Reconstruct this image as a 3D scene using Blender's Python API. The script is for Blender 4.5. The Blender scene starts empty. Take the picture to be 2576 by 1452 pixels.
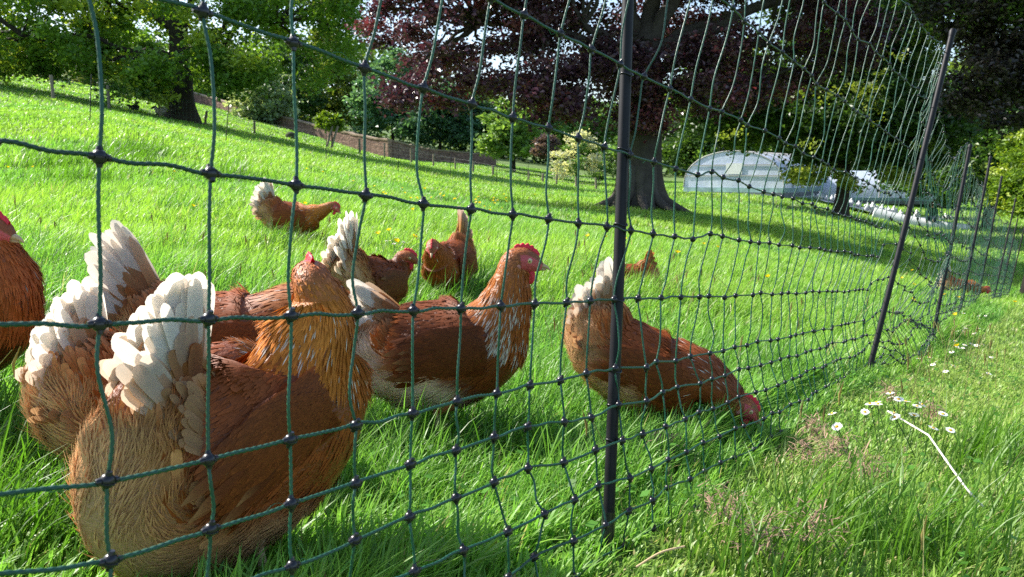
import bpy, math, random
import numpy as np

# ------------------------------------------------------------------ scene, camera, sky, sun
SC = bpy.context.scene
COL = SC.collection
rng = np.random.default_rng(7)
random.seed(7)
F, CX, CY = 2003.0, 1288.0, 726.0          # focal length and centre of a 2576 x 1452 frame
PITCH, CH = math.radians(8), 0.45          # camera looks down 8 degrees from 0.45 m
cp, sp = math.cos(PITCH), math.sin(PITCH)

cam_d = bpy.data.cameras.new('camera')
cam = bpy.data.objects.new('camera', cam_d)
COL.objects.link(cam)
cam.location = (0, 0, CH)
cam.rotation_euler = (math.radians(90) - PITCH, 0, 0)
cam_d.sensor_width = 36.0
cam_d.lens = 36.0 * F / 2576.0
cam_d.clip_start = 0.02
cam_d.clip_end = 3000
cam_d.dof.use_dof = True
cam_d.dof.focus_distance = 1.25
cam_d.dof.aperture_fstop = 18
SC.camera = cam

SUN_EL = math.radians(40)
SUN_AZ = math.atan2(-0.91, 0.42)           # from the left and a little behind the hens
wd = bpy.data.worlds.new('World')
SC.world = wd
wd.use_nodes = True
nt = wd.node_tree
sky = nt.nodes.new('ShaderNodeTexSky')
sky.sky_type = 'NISHITA'
sky.sun_disc = False
sky.sun_elevation = SUN_EL
sky.sun_rotation = SUN_AZ
sky.air_density = 1.0
sky.dust_density = 1.5
bg = nt.nodes['Background']
bg.inputs['Strength'].default_value = 0.13
nt.links.new(sky.outputs[0], bg.inputs['Color'])

sun_d = bpy.data.lights.new('sun', 'SUN')
sun_d.energy = 4.8
sun_d.angle = math.radians(0.5)
sun_d.color = (1.0, 0.95, 0.86)
sun = bpy.data.objects.new('sun', sun_d)
COL.objects.link(sun)
from mathutils import Vector, Matrix
SUN_V = Vector((math.sin(SUN_AZ) * math.cos(SUN_EL), math.cos(SUN_AZ) * math.cos(SUN_EL), math.sin(SUN_EL)))
sun.rotation_euler = SUN_V.to_track_quat('Z', 'Y').to_euler()

SC.view_settings.view_transform = 'Standard'
SC.view_settings.look = 'None'
SC.view_settings.exposure = 1.1
SC.view_settings.gamma = 1.0
SC.render.engine = 'CYCLES'
SC.cycles.max_bounces = 6
SC.cycles.diffuse_bounces = 3
SC.cycles.glossy_bounces = 2
SC.cycles.transmission_bounces = 3
SC.cycles.transparent_max_bounces = 4
SC.cycles.sample_clamp_indirect = 6
SC.cycles.use_denoising = False

# ------------------------------------------------------------------ helpers
def W(px, py, d):
    u = (px - CX) / F
    v = (CY - py) / F
    return np.array([d * u, d * (cp + v * sp), CH + d * (v * cp - sp)])

def camW(X, Y, d):
    """camera-frame metres (right, up, depth) to world"""
    X, Y, d = np.broadcast_arrays(X, Y, d)
    return np.stack([X, d * cp + Y * sp, CH + Y * cp - d * sp], -1)

def norm(a):
    return a / np.maximum(np.linalg.norm(a, axis=-1, keepdims=True), 1e-9)

class MB:
    def __init__(self):
        self.v, self.q, self.t, self.c, self.n = [], [], [], [], 0
        self.qm, self.tm = [], []
        self.nv = {}
    def add(self, v, f, c=(1, 1, 1), m=0):
        v = np.asarray(v, float).reshape(-1, 3)
        f = np.asarray(f, int)
        c = np.asarray(c, float)
        if c.ndim == 1:
            c = np.broadcast_to(c, (len(v), 3))
        self.v.append(v); self.c.append(c)
        if f.shape[1] == 4:
            self.q.append(f + self.n); self.qm.append(np.full(len(f), m))
        else:
            self.t.append(f + self.n); self.tm.append(np.full(len(f), m))
        self.n += len(v)
    def mesh(self, name, mats, smooth=True):
        me = bpy.data.meshes.new(name)
        v = np.concatenate(self.v)
        q = np.concatenate(self.q) if self.q else np.zeros((0, 4), int)
        t = np.concatenate(self.t) if self.t else np.zeros((0, 3), int)
        me.vertices.add(len(v))
        me.vertices.foreach_set('co', v.astype(np.float32).ravel())
        li = np.concatenate([q.ravel(), t.ravel()]).astype(np.int32)
        ls = np.concatenate([np.arange(len(q)) * 4, len(q) * 4 + np.arange(len(t)) * 3]).astype(np.int32)
        me.loops.add(len(li))
        me.loops.foreach_set('vertex_index', li)
        me.polygons.add(len(ls))
        me.polygons.foreach_set('loop_start', ls)
        mi = np.concatenate(self.qm + self.tm).astype(np.int32)
        me.polygons.foreach_set('material_index', mi)
        me.polygons.foreach_set('use_smooth', np.full(len(ls), smooth))
        at = me.attributes.new('col', 'FLOAT_COLOR', 'POINT')
        c = np.concatenate(self.c)
        at.data.foreach_set('color', np.c_[c, np.ones(len(c))].astype(np.float32).ravel())
        for m in (mats if isinstance(mats, (list, tuple)) else [mats]):
            me.materials.append(m)
        me.update()
        if self.nv:
            nn = np.zeros((len(v), 3)); me.vertices.foreach_get('normal', (buf := np.zeros(len(v) * 3, np.float32))); nn[:] = buf.reshape(-1, 3)
            for st, arr in self.nv.items(): nn[st:st + len(arr)] = arr
            me.normals_split_custom_set_from_vertices(nn.tolist())
        return me
    def build(self, name, mats, parent=None, smooth=True, loc=None):
        if loc is not None:
            self.v = [a - np.asarray(loc) for a in self.v]
        o = bpy.data.objects.new(name, self.mesh(name, mats, smooth))
        COL.objects.link(o)
        if loc is not None:
            pl = np.zeros(3); q = parent
            while q is not None:
                pl = pl + np.array(q.location); q = q.parent
            o.location = tuple(np.asarray(loc, float) - pl)
        if parent is not None:
            o.parent = parent
        return o

def tag(o, label=None, cat=None, group=None, kind=None):
    if label: o['label'] = label
    if cat: o['category'] = cat
    if group: o['group'] = group
    if kind: o['kind'] = kind
    return o

def empty(name, loc, rz=0.0):
    o = bpy.data.objects.new(name, None)
    o.empty_display_size = 0.1
    COL.objects.link(o)
    o.location = tuple(loc)
    o.rotation_euler = (0, 0, rz)
    return o

def frames(P):
    """parallel-transport frames along a polyline"""
    P = np.asarray(P, float)
    T = norm(np.gradient(P, axis=0))
    up = np.array([0, 0, 1.0]) if abs(T[0][2]) < .9 else np.array([1.0, 0, 0])
    U = np.zeros_like(P)
    u = up
    for i in range(len(P)):
        u = u - T[i] * (u @ T[i])
        u = u / max(np.linalg.norm(u), 1e-9)
        U[i] = u
    S = np.cross(U, T)
    return T, S, U

def tube(mb, P, r, sides=6, c=(1, 1, 1), lobes=0, pitch=.018, amp=.16, cap=True, m=0):
    P = np.asarray(P, float)
    n = len(P)
    r = np.broadcast_to(np.asarray(r, float), (n,))
    T, S, U = frames(P)
    th = np.linspace(0, 2 * np.pi, sides, endpoint=False)
    R = np.repeat(r[:, None], sides, 1)
    if lobes:
        s = np.r_[0, np.cumsum(np.linalg.norm(np.diff(P, axis=0), axis=1))]
        R = R * (1 + amp * np.cos(lobes * (th[None] - 2 * np.pi * s[:, None] / pitch)))
    V = P[:, None] + R[..., None] * (np.cos(th)[None, :, None] * S[:, None] + np.sin(th)[None, :, None] * U[:, None])
    i = np.arange(n - 1)[:, None] * sides
    j = np.arange(sides)[None]
    k = (j + 1) % sides
    f = np.stack([i + j, i + k, i + sides + k, i + sides + j], -1).reshape(-1, 4)
    cc = np.asarray(c, float)
    if cc.ndim == 2:
        cc = np.repeat(cc, sides, 0)
    mb.add(V.reshape(-1, 3), f, cc, m)
    if cap and sides >= 4:
        for e in (0, n - 1):
            ring = V[e]
            cen = P[e][None]
            tri = np.stack([np.zeros(sides, int), 1 + np.arange(sides), 1 + (np.arange(sides) + 1) % sides], -1)
            if e == 0: tri = tri[:, ::-1]
            ce = cc[e * sides] if cc.ndim == 2 else cc
            mb.add(np.r_[cen, ring], tri, ce, m)

def catmull(P, n):
    P = np.asarray(P, float)
    m = len(P)
    Q = np.r_[[2 * P[0] - P[1]], P, [2 * P[-1] - P[-2]]]
    t = np.linspace(0, m - 1, n)
    i = np.minimum(t.astype(int), m - 2)
    f = (t - i)[:, None]
    a, b, c, d = Q[i], Q[i + 1], Q[i + 2], Q[i + 3]
    return .5 * (2 * b + (c - a) * f + (2 * a - 5 * b + 4 * c - d) * f ** 2 + (3 * b - a - 3 * c + d) * f ** 3)

def ball(mb, c, r, seg=12, ring=8, col=(1, 1, 1), m=0, rot=None):
    r = np.broadcast_to(np.asarray(r, float), (3,))
    th = np.linspace(0, 2 * np.pi, seg, endpoint=False)
    ph = np.linspace(0, np.pi, ring + 1)
    V = np.stack([np.sin(ph)[:, None] * np.cos(th)[None], np.sin(ph)[:, None] * np.sin(th)[None], np.repeat(np.cos(ph)[:, None], seg, 1)], -1) * r
    V = V.reshape(-1, 3)
    if rot is not None: V = V @ np.asarray(rot).T
    i = np.arange(ring)[:, None] * seg
    j = np.arange(seg)[None]
    k = (j + 1) % seg
    f = np.stack([i + j, i + seg + j, i + seg + k, i + k], -1).reshape(-1, 4)
    mb.add(V + np.asarray(c), f, col, m)

def box(mb, c, s, col=(1, 1, 1), m=0, rot=None):
    V = np.array([[x, y, z] for x in (-.5, .5) for y in (-.5, .5) for z in (-.5, .5)]) * np.asarray(s, float)
    if rot is not None: V = V @ np.asarray(rot).T
    f = [[0, 1, 3, 2], [4, 6, 7, 5], [0, 4, 5, 1], [2, 3, 7, 6], [0, 2, 6, 4], [1, 5, 7, 3]]
    mb.add(V + np.asarray(c), f, col, m)

def vnoise(p, seed=0):
    """cheap smooth value noise in 2 or 3 dimensions, 0..1"""
    p = np.asarray(p, float)
    i = np.floor(p).astype(np.int64)
    f = p - i
    f = f * f * (3 - 2 * f)
    D = p.shape[1]
    out = np.zeros(len(p))
    for cidx in range(2 ** D):
        w = np.ones(len(p)); h = np.full(len(p), seed * 974711 + 12345, np.int64)
        for k in range(D):
            b = (cidx >> k) & 1
            w = w * (f[:, k] if b else 1 - f[:, k])
            h = (h ^ ((i[:, k] + b) * (73856093, 19349663, 83492791)[k])) * 1103515245 + 12345
        h = (h >> 8) & 0xFFFF
        out += w * (h / 65535.0)
    return out

# ------------------------------------------------------------------ materials
def new_mat(name):
    m = bpy.data.materials.new(name)
    m.use_nodes = True
    return m, m.node_tree, m.node_tree.nodes['Principled BSDF']

def attr_mat(name, rough=.5, spec=.4, trans=0.0, tint=(1, 1, 1), noise=0.0, nscale=200, sheen=0.0, bump=0.0, tgain=1.3):
    m, t, b = new_mat(name)
    a = t.nodes.new('ShaderNodeAttribute'); a.attribute_name = 'col'
    colr = a.outputs['Color']
    if noise:
        tc = t.nodes.new('ShaderNodeTexCoord')
        nz = t.nodes.new('ShaderNodeTexNoise'); nz.inputs['Scale'].default_value = nscale; nz.inputs['Detail'].default_value = 3
        t.links.new(tc.outputs['Object'], nz.inputs['Vector'])
        mr = t.nodes.new('ShaderNodeMapRange')
        mr.inputs['To Min'].default_value = 1 - noise; mr.inputs['To Max'].default_value = 1 + noise
        t.links.new(nz.outputs['Fac'], mr.inputs['Value'])
        mx = t.nodes.new('ShaderNodeVectorMath'); mx.operation = 'SCALE'
        t.links.new(colr, mx.inputs[0]); t.links.new(mr.outputs[0], mx.inputs['Scale'])
        colr = mx.outputs[0]
        if bump:
            bp = t.nodes.new('ShaderNodeBump'); bp.inputs['Strength'].default_value = bump; bp.inputs['Distance'].default_value = .01
            t.links.new(nz.outputs['Fac'], bp.inputs['Height']); t.links.new(bp.outputs[0], b.inputs['Normal'])
    t.links.new(colr, b.inputs['Base Color'])
    b.inputs['Roughness'].default_value = rough
    b.inputs['Specular IOR Level'].default_value = spec
    if sheen:
        b.inputs['Sheen Weight'].default_value = sheen
    if trans:
        tr = t.nodes.new('ShaderNodeBsdfTranslucent')
        sc = t.nodes.new('ShaderNodeVectorMath'); sc.operation = 'MULTIPLY'
        sc.inputs[1].default_value = tuple(tgain * x for x in tint)
        t.links.new(colr, sc.inputs[0]); t.links.new(sc.outputs[0], tr.inputs['Color'])
        mx = t.nodes.new('ShaderNodeMixShader'); mx.inputs[0].default_value = trans
        t.links.new(b.outputs[0], mx.inputs[1]); t.links.new(tr.outputs[0], mx.inputs[2])
        t.links.new(mx.outputs[0], t.nodes['Material Output'].inputs['Surface'])
    return m

def plain(name, col, rough=.5, spec=.5, noise=.15, nscale=40, bump=0.0, coat=0.0):
    m, t, b = new_mat(name)
    tc = t.nodes.new('ShaderNodeTexCoord')
    nz = t.nodes.new('ShaderNodeTexNoise'); nz.inputs['Scale'].default_value = nscale; nz.inputs['Detail'].default_value = 4
    t.links.new(tc.outputs['Object'], nz.inputs['Vector'])
    rp = t.nodes.new('ShaderNodeValToRGB')
    rp.color_ramp.elements[0].position = .3; rp.color_ramp.elements[1].position = .7
    rp.color_ramp.elements[0].color = (*[x * (1 - noise) for x in col], 1)
    rp.color_ramp.elements[1].color = (*[min(1, x * (1 + noise)) for x in col], 1)
    t.links.new(nz.outputs['Fac'], rp.inputs[0]); t.links.new(rp.outputs[0], b.inputs['Base Color'])
    b.inputs['Roughness'].default_value = rough
    b.inputs['Specular IOR Level'].default_value = spec
    b.inputs['Coat Weight'].default_value = coat
    if bump:
        bp = t.nodes.new('ShaderNodeBump'); bp.inputs['Strength'].default_value = bump; bp.inputs['Distance'].default_value = .02
        t.links.new(nz.outputs['Fac'], bp.inputs['Height']); t.links.new(bp.outputs[0], b.inputs['Normal'])
    return m

M_GRASS = attr_mat('grass_blade', rough=.42, spec=.4, trans=.45, tint=(1.0, 1.1, .75))
M_LEAF = attr_mat('leaf', rough=.42, spec=.45, trans=.38, tint=(1.25, 1.2, .5))
M_COPPER = attr_mat('copper_leaf', rough=.34, spec=.5, trans=.2, tint=(1.3, .7, .8))
M_FEATHER = attr_mat('feather', rough=.55, spec=.2, trans=.10, noise=.22, nscale=260, tgain=1.2)
M_TAIL = attr_mat('tail_feather', rough=.5, spec=.3, trans=.5, noise=.10, nscale=120, tint=(1, .97, .92), tgain=1.1)
M_SKIN = attr_mat('hen_skin', rough=.45, spec=.4, trans=.15, noise=.18, nscale=180, bump=.35)
M_HORN = attr_mat('horn', rough=.4, spec=.4, noise=.12, nscale=150)
M_BARK = attr_mat('bark', rough=.9, spec=.15, noise=.5, nscale=5, bump=.8)
M_TWINE = attr_mat('green_twine', rough=.42, spec=.5, noise=.3, nscale=350)
M_KNOT = plain('black_plastic', (.012, .012, .017), rough=.28, spec=.5)
M_POST = plain('post_plastic', (.010, .010, .014), rough=.5, spec=.25, nscale=25, noise=.3)
M_STEEL = plain('galvanised_steel', (.35, .35, .34), rough=.45)
M_ATTR = attr_mat('painted', rough=.6, spec=.3, noise=.15, nscale=30)
M_WOOD = attr_mat('weathered_wood', rough=.85, spec=.2, noise=.35, nscale=14, bump=.4)
M_WOOL = attr_mat('wool', rough=.95, spec=.1, noise=.2, nscale=25, bump=.6)
M_PETAL = attr_mat('petal', rough=.5, spec=.3, trans=.3)
M_STRAW = attr_mat('straw', rough=.6, spec=.3, trans=.2)

# ------------------------------------------------------------------ the lie of the land
G = [(270, 2180, .5), (1040, 1700, .74), (1525, 1380, 1.11), (1800, 1190, 1.5), (2180, 958, 2.6), (2345, 862, 4.5), (2412, 809, 6.3),
     (2455, 785, 8.2), (2498, 769, 10.2), (2515, 760, 12.2), (2536, 755, 14.5), (560, 1500, 1.0), (60, 1120, 1.35), (1110, 1125, 1.63),
     (1560, 1085, 1.73), (900, 822, 2.7), (1130, 765, 3.2), (745, 622, 4.6), (1600, 735, 3.6), (2410, 745, 7.6), (2250, 1020, 2.0),
     (2560, 1452, 1.1), (2560, 760, 12), (-400, 700, 2.2), (-300, 420, 10), (0, 520, 7), (2900, 800, 9), (3200, 1200, 3), (3000, 700, 20),
     (0, 168, 75), (132, 252, 40), (272, 277, 42), (228, 310, 18), (568, 368, 21), (460, 303, 48), (407, 295, 50), (640, 337, 55),
     (780, 340, 75), (980, 400, 75), (905, 388, 56), (1035, 410, 56), (1145, 428, 56), (1240, 418, 80), (1500, 480, 50), (1640, 525, 22),
     (2000, 500, 45), (2115, 540, 33), (2250, 560, 42), (1300, 560, 13), (1950, 640, 13), (700, 470, 9), (2700, 560, 45), (-600, 120, 80),
     (500, 262, 85), (1550, 455, 85)]
def _ctrl():
    P, Z = [], []
    for g in G:
        w = W(*g); P.append(w[:2]); Z.append(w[2])
    for x, y in ((-2, -1.5), (2, -1.5), (0, -.8), (-6, -6), (6, -6), (0, -12), (-1.2, .2), (1.2, .2)):
        P.append((x, y)); Z.append(-.02 - .16 * x)
    return np.array(P), np.array(Z)
def _warp(p):
    r = np.hypot(p[:, 0], p[:, 1]) + 1e-9
    return p * (np.arcsinh(r / 1.2) / r)[:, None], 1.5 + r
def _tps(d2): return .5 * d2 * np.log(d2 + 1e-12)
_cp, _cz = _ctrl()
_cq, _cr = _warp(_cp)
_n = len(_cp)
_A = np.zeros((_n + 3, _n + 3))
_A[:_n, :_n] = _tps(((_cq[:, None] - _cq[None]) ** 2).sum(-1)) + np.eye(_n) * .05
_A[:_n, _n] = 1; _A[:_n, _n + 1:] = _cq; _A[_n:, :_n] = _A[:_n, _n:].T
_sol = np.linalg.solve(_A, np.r_[_cz / _cr, 0, 0, 0])
def gz(x, y):
    x = np.atleast_1d(np.asarray(x, float)); y = np.atleast_1d(np.asarray(y, float))
    out = np.empty(len(x))
    for i in range(0, len(x), 60000):
        q, r = _warp(np.stack([x[i:i + 60000], y[i:i + 60000]], 1))
        d2 = ((q[:, None] - _cq[None]) ** 2).sum(-1)
        out[i:i + 60000] = (_tps(d2) @ _sol[:_n] + _sol[_n] + q @ _sol[_n + 1:]) * r
    return out
def hit_h(px, py, h):
    """ground spot whose point at height h stands on the ray through a pixel"""
    ds = np.exp(np.linspace(math.log(.45), math.log(120), 900))
    P = np.array([0, 0, CH]) + ds[:, None] * (W(px, py, 1.0) - np.array([0, 0, CH]))
    s = P[:, 2] - gz(P[:, 0], P[:, 1]) - h
    i = np.argmax(s < 0) if (s < 0).any() else len(ds) - 1
    return P[i] - np.array([0, 0, h]), ds[i]
def on_ground(px, d):
    """where the ground lies under image column px at depth d"""
    u = (px - CX) / F; y = d
    for _ in range(20):
        z = gz(u * d, y)[0]; y = (d + (z - CH) * sp) / cp
    return np.array([u * d, y, z])
def hit(px, py, lo=.45, hi=120.):
    """first ground point along the ray through a pixel of the photograph"""
    ds = np.exp(np.linspace(math.log(lo), math.log(hi), 700))
    p = W(px, py, 1.0) - np.array([0, 0, CH])
    P = np.array([0, 0, CH]) + ds[:, None] * p
    s = P[:, 2] - gz(P[:, 0], P[:, 1])
    i = np.argmax(s < 0) if (s < 0).any() else len(ds) - 1
    return P[i].copy(), ds[i]

# ground sheet, polar, out past the woods
rr = np.r_[0, np.exp(np.linspace(math.log(.15), math.log(420), 120))]
aa = np.linspace(0, 2 * np.pi, 181)[:-1]
gx = (rr[:, None] * np.cos(aa)[None]).ravel(); gy = (rr[:, None] * np.sin(aa)[None]).ravel()
gzv = gz(gx, gy)
mb = MB()
i = np.arange(len(rr) - 1)[:, None] * 180; j = np.arange(180)[None]; k = (j + 1) % 180
mb.add(np.stack([gx, gy, gzv], 1), np.stack([i + j, i + 180 + j, i + 180 + k, i + k], -1).reshape(-1, 4))
mg, t, b = new_mat('meadow_soil')
tc = t.nodes.new('ShaderNodeTexCoord')
n1 = t.nodes.new('ShaderNodeTexNoise'); n1.inputs['Scale'].default_value = .35; n1.inputs['Detail'].default_value = 8
n2 = t.nodes.new('ShaderNodeTexNoise'); n2.inputs['Scale'].default_value = 30; n2.inputs['Detail'].default_value = 6
t.links.new(tc.outputs['Object'], n1.inputs['Vector']); t.links.new(tc.outputs['Object'], n2.inputs['Vector'])
mm = t.nodes.new('ShaderNodeMath'); mm.operation = 'ADD'; t.links.new(n1.outputs['Fac'], mm.inputs[0]); t.links.new(n2.outputs['Fac'], mm.inputs[1])
rp = t.nodes.new('ShaderNodeValToRGB'); t.links.new(mm.outputs[0], rp.inputs[0])
rp.color_ramp.elements[0].position = .6; rp.color_ramp.elements[0].color = (.035, .07, .012, 1)
rp.color_ramp.elements[1].position = 1.4; rp.color_ramp.elements[1].color = (.10, .17, .025, 1)
t.links.new(rp.outputs[0], b.inputs['Base Color']); b.inputs['Roughness'].default_value = .95
tag(mb.build('ground', mg), kind='structure')
# ------------------------------------------------------------------ trees
def leaves(mb, P, size, cols, flat=.5, aspect=1.5):
    """one small bent leaf (two quads' worth of outline as one rhomb) per point"""
    n = len(P)
    nrm = norm(np.stack([rng.normal(0, 1, n), rng.normal(0, 1, n), np.abs(rng.normal(0, 1, n)) + flat], 1))
    a = norm(np.cross(nrm, rng.normal(0, 1, (n, 3))))
    b = np.cross(nrm, a)
    s = size * rng.uniform(.6, 1.3, n)[:, None]
    droop = nrm * s * .25
    V = np.stack([P - a * s * aspect * .5 - droop, P + b * s * .5, P + a * s * aspect * .5 - droop, P - b * s * .5], 1).reshape(-1, 3)
    f = np.arange(4 * n).reshape(-1, 4)
    mb.add(V, f, np.repeat(cols, 4, 0))

def crown_pts(lobes, ncl, per, cl_r, gap=.35, shell=.5):
    """lobes: (centre xyz, radii xyz) -> cluster centres and the leaf points about them"""
    vol = np.array([np.prod(l[1]) ** .67 for l in lobes]); cnt = np.maximum(3, (ncl * vol / vol.sum()).astype(int))
    C = []
    for (c, r), m in zip(lobes, cnt):
        d = norm(rng.normal(0, 1, (m, 3)))
        q = shell + (1 - shell) * rng.random(m) ** .6
        C.append(np.asarray(c) + d * q[:, None] * np.asarray(r))
    C = np.concatenate(C)
    keep = vnoise(C / (cl_r * 2.2) + 100, 11) > gap
    C = C[keep]
    rr_ = cl_r * rng.uniform(.5, 1.25, len(C))
    L = np.repeat(C, per, 0) + rng.normal(0, 1, (len(C) * per, 3)) * np.repeat(rr_, per)[:, None] * np.array([.55, .55, .30])
    return C, L, np.repeat(np.arange(len(C)), per)

def leaf_cols(cl_id, ncl, c0, c1, c2=None, p2=.1):
    f = rng.random(ncl)[cl_id] * .6 + rng.random(len(cl_id)) * .4
    col = np.asarray(c0) * (1 - f[:, None]) + np.asarray(c1) * f[:, None]
    if c2 is not None:
        m = (rng.random(ncl) < p2)[cl_id]
        col = np.where(m[:, None], np.asarray(c2), col)
    return col * rng.uniform(.75, 1.25, (len(col), 1))

def limb(mb, a, b, r0, r1, sag=.0, n=8, sides=6, wob=.05, c=(.05, .042, .035)):
    a, b = np.asarray(a, float), np.asarray(b, float)
    L = np.linalg.norm(b - a)
    t = np.linspace(0, 1, n)[:, None]
    P = a + (b - a) * t
    P[:, 2] += (np.sin(t[:, 0] * np.pi) * sag) * L
    P[1:-1] += rng.normal(0, wob * L / 3, (n - 2, 3))
    P = catmull(P, n * 2)
    tube(mb, P, np.linspace(r0, r1, n * 2), sides, c)

def trunk_shape(mb, base, top, r0, r1, flare=1.5, roots=0, c=(.05, .042, .035), sides=20):
    base, top = np.asarray(base, float), np.asarray(top, float)
    n = 26
    t = np.linspace(0, 1, n)
    P = base + (top - base) * t[:, None]
    P[:, 0] += np.sin(t * 4) * .06; P[0, 2] -= .25
    r = r0 + (r1 - r0) * t
    h = t * np.linalg.norm(top - base)
    fl = 1 + (flare - 1) * np.exp(-h / (.55 * r0 + .12))
    th = np.linspace(0, 2 * np.pi, sides, endpoint=False)
    ridges = 1 + .07 * np.cos(5 * th + 1 + h[:, None] * .7) + .05 * np.cos(9 * th - h[:, None] * .9) + .05 * np.sin(h * 2.1 + 1)[:, None]
    if roots:
        ridges = ridges + (.30 * np.exp(-h / (.8 * r0)))[:, None] * np.cos(roots * th + .6)[None]
    R = (r * fl)[:, None] * ridges
    V = P[:, None] + R[..., None] * np.stack([np.cos(th), np.sin(th), 0 * th], -1)[None]
    i = np.arange(n - 1)[:, None] * sides; j = np.arange(sides)[None]; k = (j + 1) % sides
    mb.add(V.reshape(-1, 3), np.stack([i + j, i + k, i + sides + k, i + sides + j], -1).reshape(-1, 4), c)

def tree(name, label, cat, base, trunk_h, r0, r1, lobes, ncl, per, cl_r, leaf, cols, mat, gap=.35, shell=.5, nbr=60, group=None,
         flare=1.5, roots=0, bark=(.05, .042, .035), extra=None, limbs=(), aspect=1.5, top_shift=(0, 0)):
    base = np.asarray(base, float)
    root = empty(name, base)
    tag(root, label, cat, group)
    tb = MB(); top = base + np.array([top_shift[0], top_shift[1], trunk_h])
    trunk_shape(tb, base, top, r0, r1, flare, roots, bark)
    if roots:
        for a_ in np.linspace(0, 2 * np.pi, roots * 2 + 1)[:-1] + .3:
            ln = r0 * rng.uniform(1.7, 2.9); e_ = base + np.array([math.cos(a_) * ln, math.sin(a_) * ln, 0]); e_[2] = gz(e_[0], e_[1])[0] - .02
            m_ = base + np.array([math.cos(a_) * r0 * 1.1, math.sin(a_) * r0 * 1.1, .32 * r0 / .5])
            tube(tb, catmull([base + np.array([math.cos(a_) * r0 * .6, math.sin(a_) * r0 * .6, 1.0 * r0 / .5]), m_, e_], 14), np.linspace(.24, .05, 14) * r0 / .5, 8, np.asarray(bark) * 1.25)
    C, L, cid = crown_pts(lobes, ncl, per, cl_r, gap, shell)
    tips = [top]
    for lm in limbs:                                   # main limbs, (start height share, end xyz, r0, r1)
        st = base + (top - base) * lm[0]
        limb(tb, st, lm[1], lm[2], lm[3], .06, 8, 10, .06, bark); tips.append(np.asarray(lm[1]))
        mid = st + (np.asarray(lm[1]) - st) * .55; tips.append(mid)
    tips = np.array(tips)
    for q in rng.choice(len(C), min(nbr, len(C)), replace=False):
        d = np.linalg.norm(tips - C[q], axis=1); s = tips[np.argmin(d)]
        Ld = d.min()
        rb = min(r1 * .5, .018 * Ld + .015)
        limb(tb, s, C[q], rb, .012, .05, 6, 5, .09, bark)
    tb.build('trunk', M_BARK, root, loc=base)
    cb = MB()
    leaves(cb, L, leaf, leaf_cols(cid, len(C), *cols), aspect=aspect)
    if extra:
        for (lb, n2, per2, clr2, lf2, cols2) in extra:
            C2, L2, id2 = crown_pts(lb, n2, per2, clr2, .2, .2)
            leaves(cb, L2, lf2, leaf_cols(id2, len(C2), *cols2), aspect=aspect)
    cb.build('crown', mat, root, loc=base, smooth=False)
    return root

def lob(px, py, d, rx, ry, rz):
    return (W(px, py, d), np.array([rx, ry, rz]))

GREEN = ((.085, .19, .024), (.18, .32, .04), (.30, .40, .05), .18)
# big spreading tree on the left
b0 = W(460, 303, 48); b0[2] = gz(b0[0], b0[1])[0]
tree('spreading_tree', 'tall spreading green tree with a thick dark trunk on the left of the meadow', 'tree', b0, 6.5, .74, .5,
     [lob(430, 40, 48, 11, 8, 4.2), lob(60, 30, 46, 6, 5, 4.0), lob(780, 40, 47, 4.6, 5, 4.4), lob(300, -150, 48, 11, 8, 5), lob(600, 165, 45, 3.2, 3, 1.6), lob(330, 170, 45, 3.2, 3, 1.5),
      lob(120, 130, 44, 3.4, 3, 1.5), lob(450, 200, 44, 2.6, 2.4, 1.4), lob(700, 180, 45, 2.4, 2.4, 1.6), lob(450, 90, 43, 3.0, 2.2, 2.0), lob(470, 165, 42, 2.2, 1.4, 1.3), lob(520, 210, 43, 1.8, 1.5, 1.0), lob(400, 215, 43, 1.6, 1.5, .8), lob(690, -150, 48, 6, 6, 5), lob(-150, -50, 47, 6, 6, 6)],
     700, 190, 1.15, .20, GREEN, M_LEAF, gap=.38, shell=.35, nbr=90, flare=1.45,
     limbs=[(.55, W(250, 150, 46), .28, .08), (.5, W(60, 90, 44), .22, .05), (.7, W(700, 60, 46), .26, .08), (.95, W(420, -200, 48), .34, .1), (.8, W(120, -80, 47), .25, .08), (.85, W(620, -120, 49), .25, .08)])
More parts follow.
